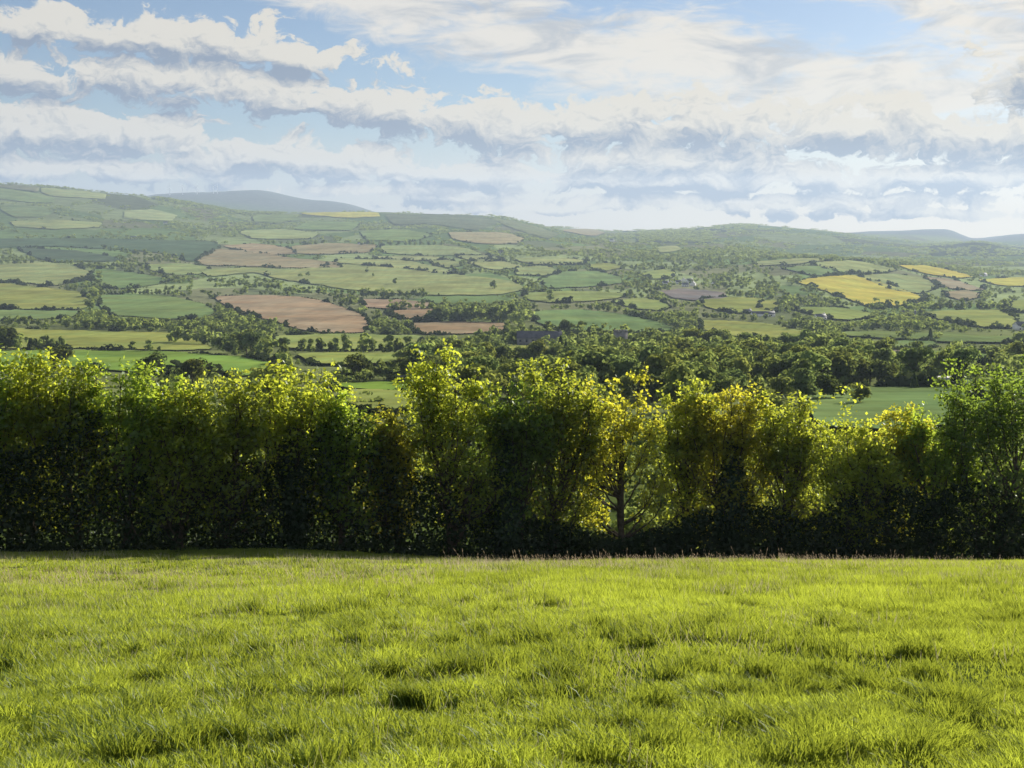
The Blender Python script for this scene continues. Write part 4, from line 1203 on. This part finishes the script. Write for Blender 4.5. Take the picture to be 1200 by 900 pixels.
for k, (px, py, rz, L, lab) in enumerate([
    (780, 334, .3, 9, 'white house at the left end of the valley estate'), (788, 331, 1.3, 10, 'gabled white house second in the valley estate'),
    (795, 333, .2, 9, 'low white house in the front of the valley estate'), (801, 330, 1.4, 10, 'white gabled house in the middle of the valley estate'),
    (808, 331, .4, 10, 'white house right of the valley estate gables'), (812, 335, 1.2, 9, 'white house at the lower right of the valley estate'),
    (803, 336, .1, 9, 'small white house lowest in the valley estate'), (838, 335, .5, 9, 'white house alone right of the valley estate')]):
    house(px, py, L, 7, 3.6, 2.8, rz, lab, group='white houses of the valley estate')
house(894, 371, 22, 8, 3.2, 2.2, .05, 'long low white house below the broad pale field')
house(961, 374.5, 10, 7, 3.2, 2.4, .3, 'small white cottage among scrub below the roadside field')
house(1197, 387, 12, 7, 4.5, 2.6, .3, 'white house at the right edge beyond the roadside pasture', floors=2)
house(876, 367, 7, 5, 2.6, 1.6, .2, 'tiny white building at the pale field bottom edge')
house(476, 449, 3.6, 2.8, 1.5, 1.0, .4, 'small white cottage in trees above the sunlit paddock')
house(1088, 451.5, 12, 5, 1.7, .9, .12, 'long grey-roofed farm shed left of the lowland farm', 'shed', M_GREY, M_SLATE, 'farm_shed', 2, False)
house(1112, 453.5, 8, 4.5, 1.6, .9, -.1, 'pale tin-roofed farm shed at the lowland field edge', 'shed', M_GREY, M_TIN, 'farm_shed', 2, False)
house(687, 420, 19, 7, 2.8, 2.4, -.62, 'barn with a pale sunlit roof in the wood by the tower', 'barn', M_GREY, M_TIN, 'barn', 2, False)
house(632, 407, 25, 9, 6.0, 3.4, -.03, 'long grey stone ruin with rows of windows by the wood', 'ruin', M_GREY, M_SLATE, 'stone_ruin', 7, True, None, 2)
house(649, 408, 14, 6, 3.2, 1.6, -.03, 'low grey stone range joined to the long ruin', 'ruin', M_GREY, M_SLATE, 'stone_outbuilding', 3, False)
for k, (px, py, lab) in enumerate([(194, 262.5, 'white farmhouse speck under the wooded left hill'), (157, 280, 'white house in the misty vale at left'),
        (230, 271, 'white house below the dark wooded ridge'), (586, 297, 'white farmhouse right of the pale green band'), (717, 283, 'white house on the hazy central slope'),
        (1152, 324, 'white farmhouse right of the thin yellow strip'), (1064, 373, 'white bungalow below the light green right field'), (423, 287, 'white farmhouse beside the dark upland plantation')]):
    house(px, py, 14, 9, 4.5, 3, random.uniform(-.5, .5), lab, floors=1, nwin=2)


def tower():
    P = unproject([727], [418])[0]
    root = bpy.data.objects.new('church_tower', None); COL.objects.link(root); root.location = (P[0], P[1], P[2] - .3); root.rotation_euler = (0, 0, .25)
    tag(root, 'square grey stone tower with battlements standing among dark trees', 'tower')
    s = 2.6; H = 12.0
    a = Acc(); box(a, -s, s, -s, s, 0, H); link('wall', a.mesh('wall', M_GREY), root)
    b = Acc()
    for k in range(4):
        for j in range(4):
            t = -s + .1 + j * (2 * s - .2) / 3.6
            q = [(t, t + .8, -s - .1, -s + .4), (t, t + .8, s - .4, s + .1), (-s - .1, -s + .4, t, t + .8), (s - .4, s + .1, t, t + .8)][k]
            box(b, q[0], q[1], q[2], q[3], H + .003, H + .9)
    link('battlement', b.mesh('battlement', M_GREY), root)
    for z in (3.5, 8.2):
        w = Acc(); box(w, -.45, .45, -s - .04, -s + .1, z, z + 1.7); link('window', w.mesh('window', M_GLASS), root)
    P = unproject([713], [417])[0]
    c = Acc(); box(c, -5.5, 5.5, -.5, .5, 0, 5.2)
    for x, h in ((-4.2, 6.8), (-1.0, 6.2), (3.2, 7.2)): box(c, x, x + 1.6, -.46, .46, 5.203, h)
    o = link('ruined_wall', c.mesh('ruined_wall', M_GREY)); o.location = (P[0], P[1], P[2] - .3); o.rotation_euler = (0, 0, .1)
    tag(o, 'broken grey stone wall left of the square tower', 'wall')


tower()

# wind turbines on the far ridge
M_TURB = plain_material('turbine_paint', (.78, .79, .80), .5, .04, .1)
def turbine(px, py, h, ph, label):
    tx, tz = ray(px, py); y = 10300.0; x = float(tx) * y; z = float(terrain(x, y))
    root = bpy.data.objects.new('wind_turbine', None); COL.objects.link(root); root.location = (x, y, z)
    tag(root, label, 'wind turbine', 'wind turbines on the far ridge')
    a = Acc(); tube(a, [(0, 0, -2), (0, 0, h * .5), (0, 0, h)], 2.6, 1.6, 10); link('tower', a.mesh('tower', M_TURB, True), root)
    b = Acc(); box(b, -1.8, 1.8, -3, 6, h - 1.6, h + 2.2); link('nacelle', b.mesh('nacelle', M_TURB), root)
    hb = Acc(); tube(hb, [(0, -3.01, h), (0, -4.2, h), (0, -5.2, h)], 1.7, .4, 8); hub = link('hub', hb.mesh('hub', M_TURB), root)
    for k in range(3):
        c = Acc(); an = ph + k * 2.094; d = np.array([math.sin(an), 0, math.cos(an)])
        L = h * .55; t = np.linspace(0, 1, 6)[:, None]
        tube(c, np.array([[0, -3.8, h]]) + d * (1.2 + t * L), 1.25, .3, 6); link('blade', c.mesh('blade', M_TURB), hub)


for px, h, ph, lab in [(199, 62, .2, 'leftmost pale wind turbine on the far ridge'), (214, 66, .9, 'second wind turbine from left on the far ridge'),
                       (231, 64, .5, 'middle wind turbine on the far ridge'), (250, 60, 1.3, 'left turbine of the close pair on the far ridge'),
                       (255, 58, .1, 'right turbine of the close pair on the far ridge')]:
    turbine(px, 228, h, ph, lab)

# dark conifers
def conifer(px, py, h, label):
    P = unproject([px], [py])[0]; n = 900
    root = bpy.data.objects.new('conifer_tree', None); COL.objects.link(root); root.location = (P[0], P[1], P[2] - .1)
    tag(root, label, 'tree', 'dark conifers in the valley')
    z = rng.uniform(.08, 1, n); an = rng.uniform(0, 6.28, n); rad = .26 * (1 - z) ** .8 * rng.uniform(.55, 1.1, n) + .01
    C = np.stack([np.cos(an) * rad, np.sin(an) * rad, z], 1) * h
    a = Acc(); cards(a, C, h * .045, np.stack([np.cos(an), np.sin(an), an * 0 + .4], 1), .6, .6, rng.uniform(0, .5, n))
    c = link('crown', a.mesh('crown', M_FAR), root); c.color = (.5, .6, .6, 1)
    b = Acc(); tube(b, [(0, 0, 0), (0, 0, h * .5), (0, 0, h * .9)], h * .02, h * .005, 6); link('trunk', b.mesh('trunk', M_BARK), root)


conifer(657, 423, 11, 'dark pointed conifer right of the long grey ruin')
conifer(663, 424, 9, 'smaller dark conifer beside the pointed one by the ruin')
conifer(1122, 457, 8.5, 'dark upright conifer right of the tin-roofed shed')
conifer(1090, 400, 9, 'dark conifer at the roadside pasture edge')
conifer(1071, 460, 5, 'small dark conifer left of the farm sheds')

# ------------------------------------------------------------------ haze
def make_haze(dens):
    m, nt = new_mat('haze_air'); g = NT(nt)
    v = g.n('ShaderNodeVolumePrincipled'); v.inputs['Color'].default_value = (.58, .73, .93, 1); v.inputs['Density'].default_value = dens
    v.inputs['Anisotropy'].default_value = .2
    o = g.n('ShaderNodeOutputMaterial'); g.l(v.outputs[0], o.inputs['Volume'])
    a = Acc(); zs = terrain(np.linspace(-1, 1, 50)[None, :] * YS[:, None], np.repeat(YS[:, None], 50, 1))
    box(a, -21000, 21000, -120, 12900, -160, 560)
    ob = link('haze', a.mesh('haze', m)); tag(ob, 'thin blue summer haze over the whole valley', 'haze', kind='stuff')
    print('terrain z', zs.min(), zs.max())


make_haze(7e-5)

# ------------------------------------------------------------------ sky
def make_world():
    w = bpy.data.worlds.new('World'); scene.world = w; w.use_nodes = True
    nt = w.node_tree; nt.nodes.clear(); g = NT(nt)
    STR = .05
    sky = g.n('ShaderNodeTexSky', sky_type='NISHITA'); sky.sun_disc = False
    sky.sun_elevation = SUN_EL; sky.sun_rotation = SUN_AZ; sky.altitude = 100; sky.air_density = 1.0; sky.dust_density = .35; sky.ozone_density = 2.0
    # compass direction and height in the sky, in steps of about 3.8 degrees
    tc = g.n('ShaderNodeTexCoord'); sx = g.n('ShaderNodeSeparateXYZ'); g.l(tc.outputs['Generated'], sx.inputs[0])
    U = g.math('MULTIPLY', g.math('ARCTAN2', sx.outputs[0], sx.outputs[1]), 15.0)
    V = g.math('MULTIPLY', g.math('ARCSINE', sx.outputs[2]), 15.0)
    cb = g.n('ShaderNodeCombineXYZ'); g.l(U, cb.inputs[0]); g.l(V, cb.inputs[1])
    P0 = cb.outputs[0]

    def E(x, row, a, b, rot): return ((x - 600) / 100, (275 - row) / 100, a / 100, b / 100, rot)
    CUM = [E(*e) for e in [
        (30, 50, 110, 17, 0), (190, 60, 190, 25, -2), (340, 74, 120, 15, -5),
        (40, 98, 130, 22, -6), (240, 108, 220, 27, -4), (450, 132, 190, 27, -7), (590, 152, 130, 30, -3),
        (100, 163, 260, 30, -3), (330, 190, 220, 25, -4), (140, 203, 260, 13, -1),
        (690, 150, 110, 30, 3), (850, 155, 130, 36, 0), (770, 188, 220, 24, -2), (970, 160, 110, 34, 0), (1110, 172, 200, 34, 0),
        (560, 205, 230, 18, -2), (850, 210, 330, 20, 0), (1130, 212, 270, 20, 0), (480, 224, 230, 9, 0), (860, 237, 420, 10, 0), (620, 243, 120, 7, 0), (1080, 252, 220, 6, 0), (1260, 120, 120, 60, 0)]]
    VEIL = [E(*e) for e in [
        (330, -18, 190, 34, -6), (470, 20, 190, 36, -12), (620, 50, 200, 46, -9), (800, 82, 220, 52, -8), (990, 112, 250, 52, -6),
        (1200, 20, 190, 46, -6), (1230, 100, 200, 60, -4), (960, 140, 260, 36, -3), (990, 5, 60, 10, 10), (1100, 45, 150, 20, -14), (560, 10, 60, 12, -30)]]

    def cover(P, L):
        out = None
        for (x, y, a, b, rot) in L:
            q = g.vmath('LENGTH', g.mapping(P, (x, y, 0), (0, 0, R(rot)), (a, b, 1), 'TEXTURE'))
            f = g.math('SUBTRACT', 1.0, q)
            out = f if out is None else g.math('SMOOTH_MAX', out, f, .25)
        return g.math('MAXIMUM', out, -1.2)

    def noise2(vec, scale, detail, rough, dist=0.0, color=False):
        nd = g.n('ShaderNodeTexNoise', noise_dimensions='2D'); g.l(vec, nd.inputs['Vector'])
        nd.inputs['Scale'].default_value = scale; nd.inputs['Detail'].default_value = detail
        nd.inputs['Roughness'].default_value = rough; nd.inputs['Distortion'].default_value = dist
        return nd.outputs['Color' if color else 'Fac']

    wcol = noise2(g.mapping(P0, scl=(1, 1.6, 1)), 1.5, 4, .55, 0, True)
    wv = g.n('ShaderNodeVectorMath', operation='SCALE'); g.l(g.vmath('SUBTRACT', wcol, (.5, .5, .5)), wv.inputs[0]); wv.inputs['Scale'].default_value = .5
    WARP = wv.outputs[0]
    CLOUDS = cover(g.vmath('ADD', P0, g.vmath('MULTIPLY', WARP, (.6, .3, 0))), CUM)

    def cumulus(off):
        # billows: heaped cells inside broken noise, flattened like real cloud rows seen from the side
        Q = g.vmath('ADD', g.vmath('ADD', P0, WARP), off)
        M = g.mapping(Q, scl=(1, 1.75, 1))
        n1 = noise2(M, 1.7, 9, .62)
        vo = g.n('ShaderNodeTexVoronoi', feature='F1', voronoi_dimensions='2D', normalize=True); g.l(M, vo.inputs['Vector'])
        vo.inputs['Scale'].default_value = 5.0; vo.inputs['Detail'].default_value = 2.5; vo.inputs['Roughness'].default_value = .6
        n2 = g.math('SUBTRACT', .42, vo.outputs['Distance'])
        return g.math('ADD', g.math('MULTIPLY', g.math('SUBTRACT', n1, .5), 3.2), g.math('MULTIPLY', n2, .85))

    n0 = cumulus((0, 0, 0)); n1_ = cumulus((.04, .055, 0))
    d0 = g.math('ADD', g.math('MULTIPLY', CLOUDS, .95), n0)
    # rows are bright along their crests and grey beneath
    CL2 = cover(g.vmath('ADD', g.vmath('ADD', P0, (.12, .17, 0)), g.vmath('MULTIPLY', WARP, (.6, .3, 0))), CUM)
    alpha = g.ramp(d0, 0, .30)
    lit = g.math('ADD', g.math('MULTIPLY', g.math('SUBTRACT', n0, n1_), 1.1), g.math('MULTIPLY', g.math('SUBTRACT', CLOUDS, CL2), 1.25))
    thick = g.ramp(d0, .2, 1.3)
    lf = g.math('SUBTRACT', g.math('ADD', lit, .66), g.math('MULTIPLY', thick, g.ramp(U, -4, 3, .36, .62)), clamp=True)
    east = g.ramp(U, -6.5, 6.0)
    shade = g.mix(east, (.23, .29, .39, 1), (.22, .26, .33, 1)); bright = g.mix(east, (.74, .70, .62, 1), (.82, .73, .57, 1))
    ccol = g.mix(lf, shade, bright)
    # thin high veil, combed by the wind
    v1 = noise2(g.mapping(P0, rot=(0, 0, R(10)), scl=(.55, 2.0, 1)), 1.3, 8, .56, .3)
    v2 = noise2(g.mapping(P0, rot=(0, 0, R(-30)), scl=(.7, 2.4, 1)), 2.4, 7, .66, 1.0)
    vd = g.math('ADD', cover(P0, VEIL), g.math('ADD', g.math('MULTIPLY', g.math('SUBTRACT', v1, .5), 1.9), g.math('MULTIPLY', g.math('SUBTRACT', v2, .5), 1.3)))
    va = g.math('MULTIPLY', g.ramp(vd, -.25, .65), .95)
    vshade = g.ramp(noise2(g.mapping(P0, rot=(0, 0, R(8)), scl=(.5, 1.8, 1)), 1.7, 7, .6, .4), .30, .56)
    vcol = g.mix(vshade, g.mix(east, (.48, .51, .55, 1), (.52, .52, .52, 1)), g.mix(east, (.78, .74, .68, 1), (.88, .80, .67, 1)))
    # far pale bank low over the hills
    bank = g.math('MULTIPLY', g.ramp(V, 1.3, .15), .9)
    bcol = g.mix(east, (.47, .51, .55, 1), (.98, .84, .62, 1))
    bk = g.n('ShaderNodeVectorMath', operation='SCALE'); g.l(bcol, bk.inputs[0]); bk.inputs['Scale'].default_value = 1.0 / (STR * GAIN)

    base = g.mix(bank, g.vmath('MULTIPLY', sky.outputs[0], (.74, .78, .90)), bk.outputs[0])
    # the sky's own light, kept physically based; clouds are given as radiance seen through the same scale
    k = 1.0 / (STR * GAIN)
    def rad(c): return g.vmath('SCALE', c)
    vc = g.n('ShaderNodeVectorMath', operation='SCALE'); g.l(vcol, vc.inputs[0]); vc.inputs['Scale'].default_value = k
    cc = g.n('ShaderNodeVectorMath', operation='SCALE'); g.l(ccol, cc.inputs[0]); cc.inputs['Scale'].default_value = k
    out = g.mix(va, base, vc.outputs[0]); out = g.mix(alpha, out, cc.outputs[0])
    rest = g.math('MAXIMUM', g.ramp(g.math('ABSOLUTE', U), 8.0, 12.0), g.ramp(V, 3.4, 6.0))  # bright clouds outside the view, added to lift the fill light
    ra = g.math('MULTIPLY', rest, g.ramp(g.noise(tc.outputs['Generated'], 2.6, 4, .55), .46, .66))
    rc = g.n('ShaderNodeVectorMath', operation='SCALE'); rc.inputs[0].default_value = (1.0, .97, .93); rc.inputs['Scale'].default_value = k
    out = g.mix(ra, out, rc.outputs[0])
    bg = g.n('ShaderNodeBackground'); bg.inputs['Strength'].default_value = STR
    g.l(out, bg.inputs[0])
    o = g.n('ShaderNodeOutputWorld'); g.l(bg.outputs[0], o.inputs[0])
    w.cycles.sampling_method = 'MANUAL'; w.cycles.sample_map_resolution = 512


make_world()

sd = Vector((math.sin(SUN_AZ) * math.cos(SUN_EL), math.cos(SUN_AZ) * math.cos(SUN_EL), math.sin(SUN_EL)))
L = bpy.data.lights.new('sun', 'SUN'); L.energy = 4.8; L.angle = R(.53); L.color = (1, .93, .81)
so = bpy.data.objects.new('sun', L); COL.objects.link(so); so.rotation_euler = sd.to_track_quat('Z', 'Y').to_euler()

cam = bpy.data.cameras.new('camera'); co = bpy.data.objects.new('camera', cam); COL.objects.link(co)
cam.sensor_width = 36; cam.lens = 36 * F / 1200; cam.clip_start = .05; cam.clip_end = 90000
co.location = (0, 0, EYE); co.rotation_euler = (math.pi / 2 - PITCH, 0, 0)
scene.camera = co

scene.view_settings.view_transform = 'Standard'; scene.view_settings.look = 'None'; scene.view_settings.gamma = 1
scene.view_settings.exposure = EXPO
scene.cycles.max_bounces = 6; scene.cycles.diffuse_bounces = 3; scene.cycles.transmission_bounces = 4; scene.cycles.volume_bounces = 0
scene.cycles.use_denoising = True; scene.cycles.use_adaptive_sampling = False
